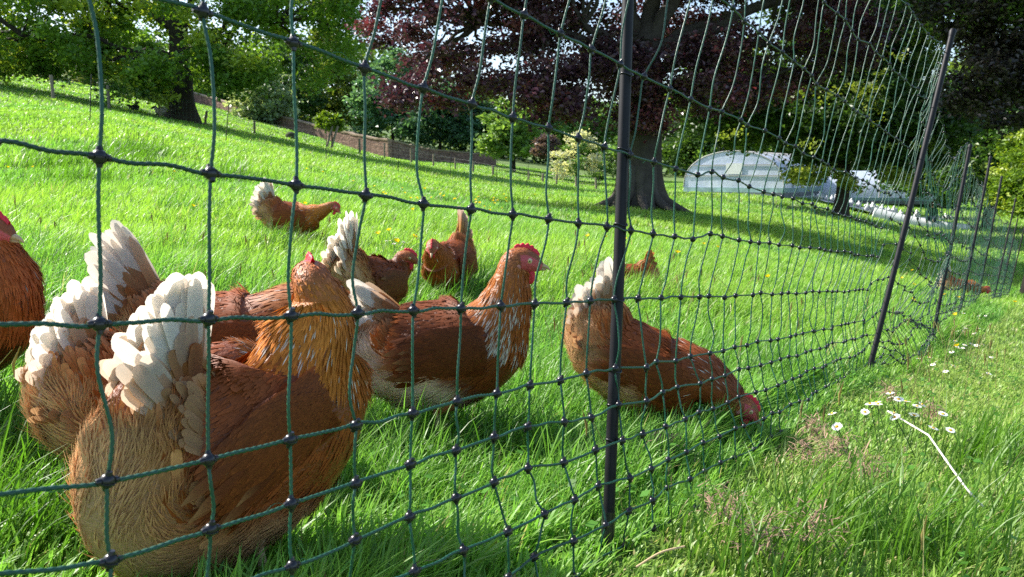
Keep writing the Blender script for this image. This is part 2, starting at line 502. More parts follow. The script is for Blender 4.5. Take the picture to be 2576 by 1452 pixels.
# old copper beech in the middle
bb = W(1606, 522, 22); bb[2] = gz(bb[0], bb[1])[0]
hi = lambda x, y, z, r: (bb + np.array([x, y, z]), np.array(r))
PUR = ((.05, .025, .036), (.13, .062, .078), (.20, .06, .07), .08)
GRB = (.08, .07, .06)
tree('copper_beech', 'old copper beech with a massive grey trunk, spreading roots and dark purple leaves', 'tree', bb, 4.4, .54, .44,
     [lob(1060, 90, 21, 1.7, 2.2, 1.5), lob(1240, 60, 21, 2.0, 2.4, 1.9), lob(1120, 190, 20, 1.1, 1.4, .75), lob(1330, 190, 20.5, 1.5, 2.0, .9), lob(1180, -80, 21, 2.6, 3, 1.6),
      lob(1480, 215, 21, 1.3, 1.6, .7), lob(1430, 70, 23, 1.3, 1.8, 1.2), lob(1500, -140, 22, 3, 3, 1.6), lob(1760, 250, 20.5, 1.5, 1.6, .75), lob(1700, 60, 25, 2.0, 2.0, 1.2),
      lob(1890, 190, 21, 1.2, 1.6, .9), lob(1800, 130, 20.5, .9, 1.2, .7), lob(1650, 190, 20, 1.0, 1.0, .6), lob(1580, 130, 20.5, .9, 1.0, .7), lob(2060, 110, 21, 1.3, 2, 1.2), lob(1900, -160, 22, 3.4, 3, 1.6), lob(1400, 270, 19.5, .9, .9, .5), lob(1030, 230, 20, .7, .8, .45), lob(1620, 290, 21, .9, .9, .4)],
     1000, 140, .52, .095, PUR, M_COPPER, gap=.40, shell=.25, nbr=150, flare=1.5, roots=5, bark=GRB, aspect=1.4, top_shift=(.1, 0),
     extra=[([hi(2, 0, 9.5, (5, 6, 3)), hi(2, -4, 8.2, (5, 3, 1.6)), hi(5, -1, 8.4, (3.5, 4, 1.6))], 600, 110, 1.0, .21, PUR)],  # high crown lobes out of view, added for the shade they cast
     limbs=[(.93, W(1560, -60, 22.5), .22, .14), (.8, W(1470, 60, 21), .2, .08), (.97, W(1760, -80, 22), .24, .14), (.9, W(1840, 40, 22), .16, .07), (.82, W(1380, 200, 20.5), .12, .04), (.99, W(1660, -120, 23), .28, .16), (.72, W(1900, 230, 21), .13, .05), (.8, W(2100, 120, 22), .2, .05), (.85, W(1200, 60, 21), .2, .05), (.9, W(2200, -40, 22), .2, .06)])
# dark sycamore in front of the tunnels
b3 = W(2113, 540, 33); b3[2] = gz(b3[0], b3[1])[0]
DK = ((.03, .07, .018), (.06, .125, .025), (.17, .25, .04), .10)
SUNLIT_YEL = ((.22, .30, .05), (.38, .43, .09))  # sunlight on the front leaf clusters, put into a brighter leaf colour
tree('sycamore', 'dark sycamore with sunlit leaf clusters painted brighter yellow-green standing in front of the polytunnels', 'tree', b3, 4.0, .27, .22,
     [lob(2140, 285, 33, 4.0, 3.5, 1.9), lob(1880, 285, 34, 2.8, 2.4, 1.2), lob(1770, 240, 34, 1.8, 2, 1.3), lob(2340, 310, 32, 1.4, 2, 1.6), lob(2280, 300, 33, 2.0, 2.5, 1.8), lob(2170, 110, 33, 3.0, 4, 2.6), lob(1900, 200, 35, 2.5, 2.5, 1.5), lob(2150, -120, 33, 5, 4, 3), lob(2250, 395, 32.5, 1.2, 1.6, .5), lob(2050, 385, 32.5, 1.3, 1.5, .5)],
     850, 150, .8, .15, DK, M_LEAF, gap=.2, shell=.3, nbr=50,
     extra=[([lob(2040, 440, 31.5, 1.5, .9, .3), lob(2170, 462, 31.5, .9, .7, .3), lob(2010, 440, 31.5, .5, .6, .25), lob(2250, 440, 31.5, .8, .6, .3)], 40, 70, .32, .13, SUNLIT_YEL),
            ([lob(2240, 150, 29.5, .9, .6, .6), lob(2200, 260, 29.5, 1.0, .6, .8), lob(2060, 370, 29.5, 1.0, .7, .5), lob(1830, 330, 30, .7, .6, .3), lob(2290, 380, 29.5, .9, .5, .5), lob(2120, 230, 30, 1.5, .6, .9)], 26, 22, .42, .11, ((.15, .22, .04), (.26, .32, .06)))])  # scattered clusters, their sunlit tone also painted into the colour
# copper tree at the right edge beside the netting
b4 = W(2600, 746, 14.2); b4[2] = gz(b4[0], b4[1])[0]
tree('dark_copper_tree', 'dark copper tree leaning over the far end of the netting at the right edge', 'tree', b4, 5.0, .17, .13,
     [lob(2520, 50, 15, 1.0, 1.6, .9), lob(2540, 230, 14.5, .9, 1, .75), lob(2560, -60, 15, 2.0, 2, 1.2), lob(2700, 120, 15, 1.5, 1.6, 1.6), lob(2480, 180, 15, .6, .8, .7), lob(2440, 0, 16, .7, 1, .35)],
     300, 130, .40, .07, ((.025, .028, .022), (.06, .05, .038), (.09, .16, .025), .3), M_COPPER, gap=.25, shell=.3, nbr=60,
     bark=(.02, .018, .016),
     limbs=[(.7, W(2500, 120, 15), .08, .03), (.9, W(2620, 0, 15), .1, .03)])
b5 = on_ground(2660, 12.5)
tree('young_lime', 'bright green young tree low at the right edge beyond the netting', 'tree', b5, 1.7, .09, .05,
     [lob(2585, 450, 12.5, .55, .6, .42), lob(2560, 500, 12.2, .34, .4, .26), lob(2680, 420, 12.8, .8, .8, .8), lob(2600, 390, 13, .4, .5, .3)],
     220, 130, .20, .05, ((.09, .18, .015), (.19, .29, .03), (.30, .38, .05), .2), M_LEAF, gap=.2, shell=.4, nbr=20)
b6 = on_ground(2480, 40)
tree('ash_tree', 'mid green ash tree behind the netting between copper tree and polytunnels', 'tree', b6, 4.5, .2, .15,
     [lob(2460, 330, 40, 3.2, 2.6, 2.6), lob(2400, 430, 39, 2.2, 2, 1.4), lob(2560, 380, 41, 2.6, 2.4, 2.4), lob(2330, 440, 41, 1.8, 1.8, 1.2), lob(2520, 480, 39, 1.6, 1.6, .9), lob(2490, 190, 42, 2.6, 2, 2)],
     300, 150, .75, .16, ((.04, .11, .02), (.10, .20, .035), (.16, .24, .05), .2), M_LEAF, gap=.2, shell=.4, nbr=30)

# row of trees and shrubs beyond the stone wall and the wood fence
ROW = [  # px, py of the middle, depth, rx, ry, rz, leaf colours, kind, label
    (330, 175, 92, 6.5, 5, 3.2, ((.03, .085, .014), (.07, .15, .025)), 'tree', 'dark green rounded tree far behind the left meadow fence'),
    (560, 215, 100, 4.5, 4, 4.0, ((.05, .10, .02), (.10, .18, .04)), 'tree', 'mid green tree just right of the spreading tree trunk'),
    (660, 245, 80, 3.2, 3, 2.6, ((.13, .19, .10), (.22, .29, .17)), 'willow', 'pale grey-green willow spreading over the stone wall'),
    (735, 200, 90, 3.6, 4, 5.2, ((.02, .06, .012), (.045, .10, .02)), 'tree', 'tall dark tree directly behind the pale willow'),
    (835, 190, 95, 4.4, 4, 5.6, ((.07, .11, .018), (.14, .19, .03)), 'tree', 'olive green conical tree above the leaning stakes'),
    (905, 250, 97, 2.6, 3, 3.4, ((.05, .10, .02), (.11, .17, .03)), 'tree', 'narrow olive tree with a bare dark stem behind the wall'),
    (985, 235, 85, 4.0, 3.6, 4.2, ((.045, .12, .06), (.11, .21, .13)), 'tree', 'blue-green tree with pale leaf sprays above the wall end'),
    (1105, 285, 82, 3.8, 3.4, 2.9, ((.025, .075, .035), (.06, .13, .08)), 'tree', 'dark blue-green tree over the shaded wall'),
    (1190, 300, 84, 2.4, 3, 2.8, ((.02, .06, .02), (.05, .11, .04)), 'tree', 'dark narrow tree between the blue-green tree and pale green tree'),
    (1290, 320, 70, 2.8, 2.6, 2.6, ((.08, .16, .035), (.16, .26, .07)), 'tree', 'pale green leafy tree right of the shaded wall'),
    (1375, 365, 66, 1.0, 1.2, 1.0, ((.07, .045, .06), (.13, .09, .11)), 'shrub', 'small purple shrub beside the white blossom bush'),
    (1450, 390, 62, 2.1, 1.8, 1.5, ((.30, .32, .22), (.62, .60, .46), (.10, .19, .05), .35), 'bush', 'white flowering hawthorn bush behind the wood fence'),
    (1550, 400, 64, 1.9, 1.8, 1.5, ((.06, .13, .03), (.12, .21, .06)), 'bush', 'green bush seen just left of the beech trunk'),
    (1390, 290, 88, 4.0, 3.5, 2.6, ((.05, .11, .03), (.12, .20, .06)), 'tree', 'mid green tree behind the white blossom bush'),
    (1510, 320, 90, 4.4, 3.5, 2.6, ((.06, .13, .03), (.13, .22, .06)), 'tree', 'light green tree behind the tall net post'),
    (130, 195, 70, 1.9, 1.6, .95, ((.20, .24, .17), (.34, .36, .28)), 'bush', 'pale silvery bush by the first wooden fence post'),
    (215, 208, 74, 1.5, 1.5, .8, ((.07, .09, .03), (.12, .14, .05)), 'bush', 'low brownish green bush between the first fence posts'),
    (285, 222, 74, 1.3, 1.3, .7, ((.03, .07, .02), (.07, .12, .035)), 'bush', 'small dark bush by the second fence post'),
    (365, 235, 70, 1.4, 1.3, .8, ((.03, .075, .02), (.08, .13, .04)), 'bush', 'dark green bush left of the spreading tree trunk'),
    (30, 160, 90, 5.5, 4, 2.2, ((.05, .10, .02), (.11, .18, .03)), 'tree', 'green tree at the top left edge of the meadow'),
    (1790, 350, 62, 3.4, 3, 3.0, ((.03, .075, .014), (.07, .13, .025)), 'tree', 'dark green tree behind the polytunnel roof'),
    (1960, 390, 66, 4.0, 3, 3.0, ((.03, .07, .014), (.065, .12, .025)), 'tree', 'dark tree behind the long polytunnel'),
    (2290, 420, 64, 4.2, 3, 3.2, ((.025, .065, .014), (.06, .11, .025)), 'tree', 'dark tree at the right end of the long polytunnel'),
]
for px, py, d, rx, ry, rz, cols, kind, label in ROW:
    c = W(px, py, d)
    gzc = gz(c[0], c[1])[0]
    base = np.array([c[0], c[1], gzc])
    hgt = max(.4, c[2] - gzc)
    big = kind in ('tree', 'willow')
    lobes = [(c, np.array([rx, ry, rz])), (c + np.array([rx * .5, -ry * .3, -rz * .45]), np.array([rx, ry, rz]) * .6), (c + np.array([-rx * .5, -ry * .3, -rz * .5]), np.array([rx, ry, rz]) * .6),
             (c + np.array([0, 0, rz * .6]), np.array([rx, ry, rz]) * .6)]
    cols = tuple(tuple(min(.7, q * 1.3 + .004) for q in c_) if isinstance(c_, tuple) else c_ for c_ in cols)
    cc = cols if len(cols) > 2 else (*cols, tuple(min(.5, x * 1.5) for x in cols[1]), .12)
    tree({'tree': 'tree', 'willow': 'willow_tree', 'bush': 'bush', 'shrub': 'bush'}[kind], label, kind, base, hgt, .2 if big else .06, .12 if big else .03, lobes,
         int((60 if big else 30) * (1 + rx * .28)), 70 if big else 80, max(.35, rx * .24), .30 if big else .15, cc, M_LEAF, gap=.18, shell=.5, nbr=14,
         group='trees and bushes behind the meadow')
# far wood that reads as one mass
mbw = MB()
P, cs = [], []
for px in range(-500, 3200, 34):
    top = np.interp(px, [-500, 200, 900, 1100, 1300, 1700, 2000, 2600, 3200], [60, 110, 110, 190, 255, 270, 290, 250, 230])
    d = rng.uniform(120, 150)
    g = on_ground(px, d); tz = W(px, top + rng.normal(0, 14), d)[2]
    tz = max(tz, g[2] + 3)
    n = 420
    q = rng.random((n, 3))
    x = g[0] + rng.normal(0, 2.2, n); y = g[1] + rng.uniform(-3, 3, n); z = g[2] + (tz - g[2]) * q[:, 0] ** .8
    P.append(np.stack([x, y, z], 1)); f = rng.random()
    c = np.array([.035, .085, .018]) * (1 - f) + np.array([.09, .15, .035]) * f
    cs.append(c * rng.uniform(.7, 1.3, (n, 1)))
leaves(mbw, np.concatenate(P), .75, np.concatenate(cs))
tag(mbw.build('far_wood', M_LEAF, smooth=False), 'distant belt of green woodland closing the view behind the meadow', 'woodland', kind='stuff')

# ------------------------------------------------------------------ stone wall
def stone_mat():
    m, t, b = new_mat('rubble_stone')
    tc = t.nodes.new('ShaderNodeTexCoord')
    mp = t.nodes.new('ShaderNodeMapping'); mp.inputs['Scale'].default_value = (1, 1, 1.6)
    vo = t.nodes.new('ShaderNodeTexVoronoi'); vo.inputs['Scale'].default_value = 2.6
    ve = t.nodes.new('ShaderNodeTexVoronoi'); ve.inputs['Scale'].default_value = 2.6; ve.feature = 'DISTANCE_TO_EDGE'
    t.links.new(tc.outputs['Object'], mp.inputs[0]); t.links.new(mp.outputs[0], vo.inputs['Vector']); t.links.new(mp.outputs[0], ve.inputs['Vector'])
    rp = t.nodes.new('ShaderNodeValToRGB'); rp.color_ramp.elements[0].color = (.17, .095, .07, 1); rp.color_ramp.elements[1].color = (.38, .24, .18, 1)
    e = rp.color_ramp.elements.new(.5); e.color = (.27, .155, .12, 1)
    t.links.new(vo.outputs['Color'], rp.inputs[0])
    r2 = t.nodes.new('ShaderNodeValToRGB'); r2.color_ramp.elements[0].position = .02; r2.color_ramp.elements[0].color = (.5, .47, .42, 1); r2.color_ramp.elements[1].position = .07; r2.color_ramp.elements[1].color = (1, 1, 1, 1)
    t.links.new(ve.outputs['Distance'], r2.inputs[0])
    mx = t.nodes.new('ShaderNodeMix'); mx.data_type = 'RGBA'; mx.blend_type = 'MULTIPLY'; mx.inputs[0].default_value = 1
    t.links.new(rp.outputs[0], mx.inputs[6]); t.links.new(r2.outputs[0], mx.inputs[7])
    t.links.new(mx.outputs[2], b.inputs['Base Color']); b.inputs['Roughness'].default_value = .9
    bp = t.nodes.new('ShaderNodeBump'); bp.inputs['Strength'].default_value = .7; bp.inputs['Distance'].default_value = .05
    t.links.new(ve.outputs['Distance'], bp.inputs['Height']); t.links.new(bp.outputs[0], b.inputs['Normal'])
    return m
M_STONE = stone_mat()
def wall_run(pts, h, th, name, label):
    root = empty(name, pts[0]); tag(root, label, 'wall')
    mb, cb = MB(), MB()
    P = np.concatenate([np.linspace(a, b_, 24)[:-1] for a, b_ in zip(pts[:-1], pts[1:])] + [np.array([pts[-1]])])
    P[:, 2] = gz(P[:, 0], P[:, 1])
    dv = norm(np.gradient(P[:, :2], axis=0)); nv = np.stack([-dv[:, 1], dv[:, 0]], 1)
    hh = np.interp(np.linspace(0, 1, len(P)), np.linspace(0, 1, len(h)), h) + rng.normal(0, .03, len(P))
    for M_, z0, z1, t_ in ((mb, -.3, 0, th), (cb, 0.003, .14, th + .12)):
        bot = P[:, 2] + (z0 if M_ is mb else hh + z0); topz = P[:, 2] + hh + z1
        A = np.concatenate([np.stack([P[:, 0] + s * nv[:, 0] * t_ / 2, P[:, 1] + s * nv[:, 1] * t_ / 2, zz], 1)[:, None] for s, zz in ((-1, bot), (1, bot), (1, topz), (-1, topz))], 1)
        n = len(P); i = np.arange(n - 1)[:, None] * 4; j = np.arange(4)[None]; k = (j + 1) % 4
        M_.add(A.reshape(-1, 3), np.stack([i + j, i + k, i + 4 + k, i + 4 + j], -1).reshape(-1, 4))
        M_.add(A[[0, -1]].reshape(-1, 3), [[3, 2, 1, 0], [4, 5, 6, 7]])
    mb.build('stonework', M_STONE, root, smooth=False, loc=pts[0]); cb.build('coping', M_STONE2, root, smooth=False, loc=pts[0])
M_STONE2 = plain('coping_stone', (.30, .22, .15), rough=.9, nscale=3, noise=.3, bump=.5)
wall_run([on_ground(330, 98), on_ground(600, 84), on_ground(780, 77), on_ground(982, 70)], [.85, .9, 1.0, 1.5], .5, 'stone_wall', 'sunlit rubble stone wall running down behind the meadow')
wall_run([on_ground(984, 70.6), on_ground(1075, 78), on_ground(1245, 84)], [1.5, 1.1, 1.0], .5, 'stone_wall', 'shaded return of the stone wall going back under the trees')

# ------------------------------------------------------------------ wooden post and wire fence
POSTS = [(135, 190, 252), (275, 218, 277), (402, 247, 293), (515, 280, 314), (640, 305, 337), (905, 350, 389), (967, 360, 400), (1035, 374, 411), (1090, 388, 421), (1145, 400, 430),
         (1190, 408, 437), (1240, 420, 446), (1285, 428, 452), (1330, 432, 458), (1365, 438, 463), (1400, 440, 467), (1450, 446, 474), (1500, 450, 481)]
fr = empty('wood_fence', on_ground(640, 55)); tag(fr, 'weathered wooden post and wire fence across the upper meadow', 'fence')
FL = np.array(fr.location)
dps = np.interp([p[0] for p in POSTS], [135, 402, 640, 905, 1145, 1500], [40, 46, 54, 56, 56, 50])
tops = []
for (px, pt, pb), d in zip(POSTS, dps):
    g = on_ground(px, d); h = (pb - pt) / F * d
    mb = MB(); lx = rng.normal(0, .03) + (.18 if px == 515 else 0)
    tube(mb, [g - (0, 0, .2), g + (lx * .5, 0, h * .5), g + (lx, 0, h)], rng.uniform(.055, .085), 7, (.25, .21, .16))
    mb.build('post', M_WOOD, fr, loc=FL); tops.append((g, h))
for hh in (.3, .55, .8, 1.02):
    mb = MB(); tube(mb, [g + (0, -.07, min(hh, h * .95)) for g, h in tops], .006, 3, (.30, .30, .30), cap=False)
    mb.build('wire', M_STEEL, fr, loc=FL)
# two leaning stakes holding a sapling, and a mound beside them
for px0, px1, lab in ((820, 836, 'left one of two leaning wooden stakes below the stone wall'), (832, 850, 'right one of two leaning wooden stakes below the stone wall')):
    g = on_ground(px0, 55); tp = W(px1, 318, 55.5); mb = MB()
    tube(mb, [g - (0, 0, .2), (g + tp) / 2, tp], .08, 7, (.27, .22, .17)); tag(mb.build('wooden_stake', M_WOOD, loc=g), lab, 'stake', 'leaning stakes')
c = W(835, 308, 56)
tree('sapling', 'bright green sapling tied between the two leaning stakes', 'sapling', on_ground(834, 56), 1.9, .05, .03,
     [(W(825, 305, 56), np.array([.9, .8, .7])), (W(850, 312, 56), np.array([.5, .5, .5]))], 40, 60, .28, .13, ((.12, .22, .02), (.20, .30, .03)), M_LEAF, gap=.1, shell=.3, nbr=8)
g = on_ground(732, 58); mb = MB(); ball(mb, g + (0, 0, .15), (.42, .4, .38), 14, 8, (.07, .075, .05))
tag(mb.build('hay_mound', M_WOOL, loc=g), 'low dark grey mound in the grass below the wall', 'mound')
g = on_ground(745, 60); 
# ------------------------------------------------------------------ polytunnels
def film_mat():
    m, t, b = new_mat('polythene_film')
    tc = t.nodes.new('ShaderNodeTexCoord'); nz = t.nodes.new('ShaderNodeTexNoise'); nz.inputs['Scale'].default_value = 1.3; nz.inputs['Detail'].default_value = 5
    t.links.new(tc.outputs['Object'], nz.inputs['Vector'])
    rp = t.nodes.new('ShaderNodeValToRGB'); rp.color_ramp.elements[0].position = .3; rp.color_ramp.elements[0].color = (.54, .62, .80, 1); rp.color_ramp.elements[1].position = .75; rp.color_ramp.elements[1].color = (.78, .84, .95, 1)
    t.links.new(nz.outputs['Fac'], rp.inputs[0]); t.links.new(rp.outputs[0], b.inputs['Base Color'])
    b.inputs['Roughness'].default_value = .3; b.inputs['Specular IOR Level'].default_value = .6
    tr = t.nodes.new('ShaderNodeBsdfTranslucent'); t.links.new(rp.outputs[0], tr.inputs['Color'])
    mx = t.nodes.new('ShaderNodeMixShader'); mx.inputs[0].default_value = .35
    t.links.new(b.outputs[0], mx.inputs[1]); t.links.new(tr.outputs[0], mx.inputs[2]); t.links.new(mx.outputs[0], t.nodes['Material Output'].inputs['Surface'])
    bp = t.nodes.new('ShaderNodeBump'); bp.inputs['Strength'].default_value = .4; bp.inputs['Distance'].default_value = .1
    t.links.new(nz.outputs['Fac'], bp.inputs['Height']); t.links.new(bp.outputs[0], b.inputs['Normal'])
    return m
M_FILM = film_mat()
M_TEAL = plain('teal_netting', (.24, .38, .40), rough=.6, nscale=2, noise=.35)
M_DARKPL = plain('grey_skirt', (.11, .13, .17), rough=.5, nscale=3, noise=.3)
M_WHITE = plain('white_plastic', (.72, .74, .76), rough=.35, nscale=6, noise=.1)
def polytunnel(c, yaw, width, height, length, label, skirt=.55):
    root = empty('polytunnel', c, yaw); tag(root, label, 'polytunnel', 'polytunnels beyond the sycamore')
    n = 17
    th = np.linspace(0, np.pi, n)
    ax = np.cos(th) * width / 2; az = skirt + np.sin(th) ** .8 * (height - skirt)
    nh = 2 + int(length / 1.8)
    xs = np.linspace(0, length, nh * 2 - 1)
    mb = MB()
    V = np.stack([np.repeat(xs[:, None], n, 1), np.repeat(ax[None], len(xs), 0), np.repeat(az[None], len(xs), 0)], -1)
    V[1::2, :, 1:] *= np.array([.985, .985])            # film dips between hoops
    i = np.arange(len(xs) - 1)[:, None] * n; j = np.arange(n - 1)[None]
    mb.add(V.reshape(-1, 3), np.stack([i + j, i + j + 1, i + n + j + 1, i + n + j], -1).reshape(-1, 4))
    mb.build('cover', M_FILM, root)
    mb = MB(); e = V[0]; cen = np.array([[0, 0, skirt]])
    mb.add(np.r_[cen, e + (.03, 0, 0)], [[0, q + 1, q + 2] for q in range(n - 1)]); 
    mb.build('end_wall', M_FILM, root, smooth=False)
    for q in range(nh):
        mb = MB(); P = np.stack([np.full(n, xs[q * 2]), ax * 1.008, az * 1.008], -1)
        tube(mb, P, .035, 6, (.6, .62, .66)); mb.build('hoop', M_STEEL, root)
    for s in (-1, 1):
        mb = MB(); box(mb, (length / 2, s * width / 2, skirt * .73), (length, .05, skirt * .52)); mb.build('side_netting', M_TEAL, root, smooth=False)
        mb = MB(); box(mb, (length / 2, s * (width / 2 + .03), skirt * .2), (length, .08, skirt * .5)); mb.build('skirt_board', M_DARKPL, root, smooth=False)
    mb = MB(); box(mb, (-.02, 0, skirt * .73), (.05, width, skirt * .52)); mb.build('end_netting', M_TEAL, root, smooth=False)
    mb = MB(); box(mb, (-.05, 0, skirt * .2), (.08, width, skirt * .5)); mb.build('end_board', M_DARKPL, root, smooth=False)
    for z_ in (.33, .62):
        mb = MB(); hw = width / 2 * math.cos(math.asin(min(.99, z_ ** 1.25)))
        box(mb, (-.03, 0, skirt + z_ * (height - skirt)), (.05, hw * 2, .06)); mb.build('end_rail', M_STEEL, root, smooth=False)
    mb = MB(); box(mb, (-.045, -width * .02, skirt + .52 * (height - skirt)), (.04, width * .16, .62)); mb.build('vent_flap', M_WHITE, root, smooth=False)
    return root
g = on_ground(1840, 46); polytunnel(g - (0, 0, .1), math.radians(52), 6.0, 2.55, 9, 'nearer domed polytunnel with a teal netted end wall facing the meadow', .48)
g = on_ground(1985, 52); polytunnel(g - (0, 0, .35), math.radians(-18), 5.0, 2.0, 8.5, 'long low polytunnel running right behind the sycamore trunk', .35)
# dark ground sheet with white bags lying on it, folded white fleece, crouching gardener
a = [on_ground(2075, 47), on_ground(2400, 45), on_ground(2290, 41.5), on_ground(2060, 43)]
mb = MB(); Ps = np.array(a)
u_, v_ = np.meshgrid(np.linspace(0, 1, 14), np.linspace(0, 1, 8))
Q_ = ((1 - u_) * (1 - v_))[..., None] * Ps[0] + (u_ * (1 - v_))[..., None] * Ps[1] + (u_ * v_)[..., None] * Ps[2] + ((1 - u_) * v_)[..., None] * Ps[3]
Q_[..., 2] = gz(Q_[..., 0].ravel(), Q_[..., 1].ravel()).reshape(u_.shape) + .22 + rng.normal(0, .02, u_.shape)
i = np.arange(7)[:, None] * 14; j = np.arange(13)[None]
mb.add(Q_.reshape(-1, 3), np.stack([i + j, i + j + 1, i + 15 + j, i + 14 + j], -1).reshape(-1, 4))
tag(mb.build('mulch_sheet', M_DARKPL, loc=a[0]), 'dark grey mulch sheet spread over a bed by the polytunnels', 'ground sheet')
def bag_mesh(seed):
    r_ = np.random.default_rng(seed); mb = MB(); ball(mb, (0, 0, .14), (.15, .12, .16), 10, 7, (1, 1, 1)); ball(mb, (.02, 0, .32), (.05, .05, .07), 8, 5)
    V = mb.v[0]; V += r_.normal(0, .012, V.shape); V[:, 2] = np.maximum(V[:, 2], 0)
    return mb.mesh('white_bag', M_WHITE)
bms = [bag_mesh(1), bag_mesh(2), bag_mesh(3)]
BAGS = [(2078, 503), (2092, 506), (2102, 510), (2128, 506), (2140, 502), (2156, 505), (2160, 500), (2195, 505), (2206, 506), (2217, 504), (2227, 503), (2234, 498), (2249, 502), (2308, 509), (2354, 515), (2372, 516), (2378, 514), (2196, 521), (2127, 522), (2180, 522), (2228, 524), (2265, 522), (2305, 527), (2390, 525), (2060, 505), (2045, 503)]
for q, (px, py) in enumerate(BAGS):
    d = 45.5 if py < 512 else 43.2
    g = on_ground(px, d); o = bpy.data.objects.new('white_bag', bms[q % 3]); COL.objects.link(o)
    o.location = (g[0], g[1], g[2] + .21); o.rotation_euler = (0, 0, q * 1.3); o.scale = [1.0 + .25 * ((q * 37) % 5 - 2) / 2] * 3
    tag(o, 'small white bag weighing down the dark mulch sheet by the polytunnels', 'bag', 'white bags on the mulch sheet')
mb = MB(); P = np.array([on_ground(px, d) for px, d in ((2195, 40), (2260, 39.6), (2325, 39.2), (2380, 38.8), (2440, 38.5))]) + (0, 0, .12)
tube(mb, catmull(P, 30), np.linspace(.42, .16, 30), 9, (1, 1, 1)); tag(mb.build('fleece_roll', M_WHITE, loc=P[0]), 'long white crop fleece lying in the grass beside the mulch sheet', 'fleece')
# ------------------------------------------------------------------ meadow grass (nobody could count it)
FENCE_A, FENCE_B = np.array([-.25, .45]), np.array([1.2, 2.5])
def outside_fence(x, y):
    """signed distance to the right of the netting line"""
    d = norm(FENCE_B - FENCE_A)
    return (x - FENCE_A[0]) * d[1] - (y - FENCE_A[1]) * d[0]

def blades(mb, x, y, h, w, segs, lean0, lean1, col):
    n = len(x)
    z = gz(x, y)
    a = rng.normal(.25, 1.0, n) + (rng.random(n) < .12) * rng.uniform(0, 6.28, n)   # combed to the right
    dirv = np.stack([np.cos(a), np.sin(a) * .9, np.zeros(n)], 1)
    tw = a + np.pi / 2 + rng.normal(0, .7, n)
    sd = np.stack([np.cos(tw), np.sin(tw), np.zeros(n)], 1)
    lean = rng.uniform(lean0, lean1, n)
    v = np.linspace(0, 1, segs + 1)
    prof = np.interp(v, [0, .3, .75, 1], [.75, 1, .65, .04])
    C = np.stack([x, y, z - .004], 1)[:, None] + dirv[:, None] * (h * lean)[:, None, None] * (v ** 1.8)[None, :, None]
    C[..., 2] += h[:, None] * (v[None] - .38 * (lean[:, None] ** 1.3) * v[None] ** 2.4)
    off = sd[:, None] * (w[:, None] * prof[None] * .5)[..., None]
    V = np.stack([C - off, C + off], 2).reshape(-1, 3)          # n,(segs+1),2
    b = np.arange(n)[:, None] * (2 * (segs + 1)) + np.arange(segs)[None] * 2
    f = np.stack([b, b + 1, b + 3, b + 2], -1).reshape(-1, 4)
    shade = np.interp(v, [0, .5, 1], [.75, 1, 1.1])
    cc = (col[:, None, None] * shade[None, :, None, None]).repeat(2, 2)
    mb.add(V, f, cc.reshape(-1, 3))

def grass_ring(mb, r0, r1, n, half, h0, h1, w0, segs, lean=(.15, .95)):
    r = np.sqrt(rng.uniform(r0 ** 2, r1 ** 2, n)) if r1 / r0 < 4 else np.exp(rng.uniform(math.log(r0), math.log(r1), n))
    a = rng.uniform(-half, half, n)
    x, y = r * np.sin(a), r * np.cos(a)
    nz = vnoise(np.stack([x, y], 1) * 1.7, 3); nb = vnoise(np.stack([x, y], 1) * .45, 4); nf = vnoise(np.stack([x, y], 1) * 7, 5)
    keep = rng.random(n) < (.55 + .9 * nf * nz + .1)
    x, y, r, nz, nb, nf = (q[keep] for q in (x, y, r, nz, nb, nf)); n = len(x)
    h = rng.uniform(h0, h1, n) * (.5 + .55 * nz + .5 * nf * nz)
    out = outside_fence(x, y) > 0
    h = np.where(out & (r < 6), h * .64, h * np.where(r < 6, 1.12, 1.0))
    fd = outside_fence(x, y); h = np.where((fd > -.10) & (fd < .35) & (r < 8), h * .5, h)
    w = w0 * np.maximum(1, r / r0) ** .8 * rng.uniform(.6, 1.25, n)
    g = rng.random(n)
    base = np.array([.17, .35, .042]); yel = np.array([.31, .46, .055]); blu = np.array([.12, .31, .085]); dry = np.array([.42, .36, .17])
    m1 = np.clip(.5 * g + .8 * (nb - .35), 0, 1)[:, None]
    col = base * (1 - m1) + yel * m1
    m2 = (np.clip((.45 - nb) * 1.8, 0, 1) * rng.random(n))[:, None]
    col = col * (1 - m2) + blu * m2
    pale = np.array([.34, .42, .11]); mo = (np.clip(out, 0, 1) * np.clip(.2 + .7 * (nf - .3) + .3 * rng.random(n), 0, .7))[:, None]
    col = col * (1 - mo) + pale * mo
    dr = (rng.random(n) < (.02 + .05 * out))[:, None]
    col = np.where(dr, dry * rng.uniform(.6, 1.1, (n, 1)), col) * rng.uniform(.75, 1.2, (n, 1))
    blades(mb, x, y, h, w, segs, lean[0], lean[1], col)

mb = MB()
HF = math.radians(43)
Q = 1.0
grass_ring(mb, .42, 1.1, int(30000 * Q), math.radians(52), .035, .095, .0026, 4)
grass_ring(mb, 1.1, 2.4, int(100000 * Q), math.radians(46), .04, .11, .0028, 4)
grass_ring(mb, 2.4, 5.5, int(150000 * Q), HF, .06, .13, .0040, 3)
grass_ring(mb, 5.5, 13, int(190000 * Q), HF, .08, .16, .0085, 2)
grass_ring(mb, 13, 32, int(200000 * Q), HF, .08, .17, .02, 2)
grass_ring(mb, 32, 95, int(190000 * Q), HF, .09, .18, .05, 2)
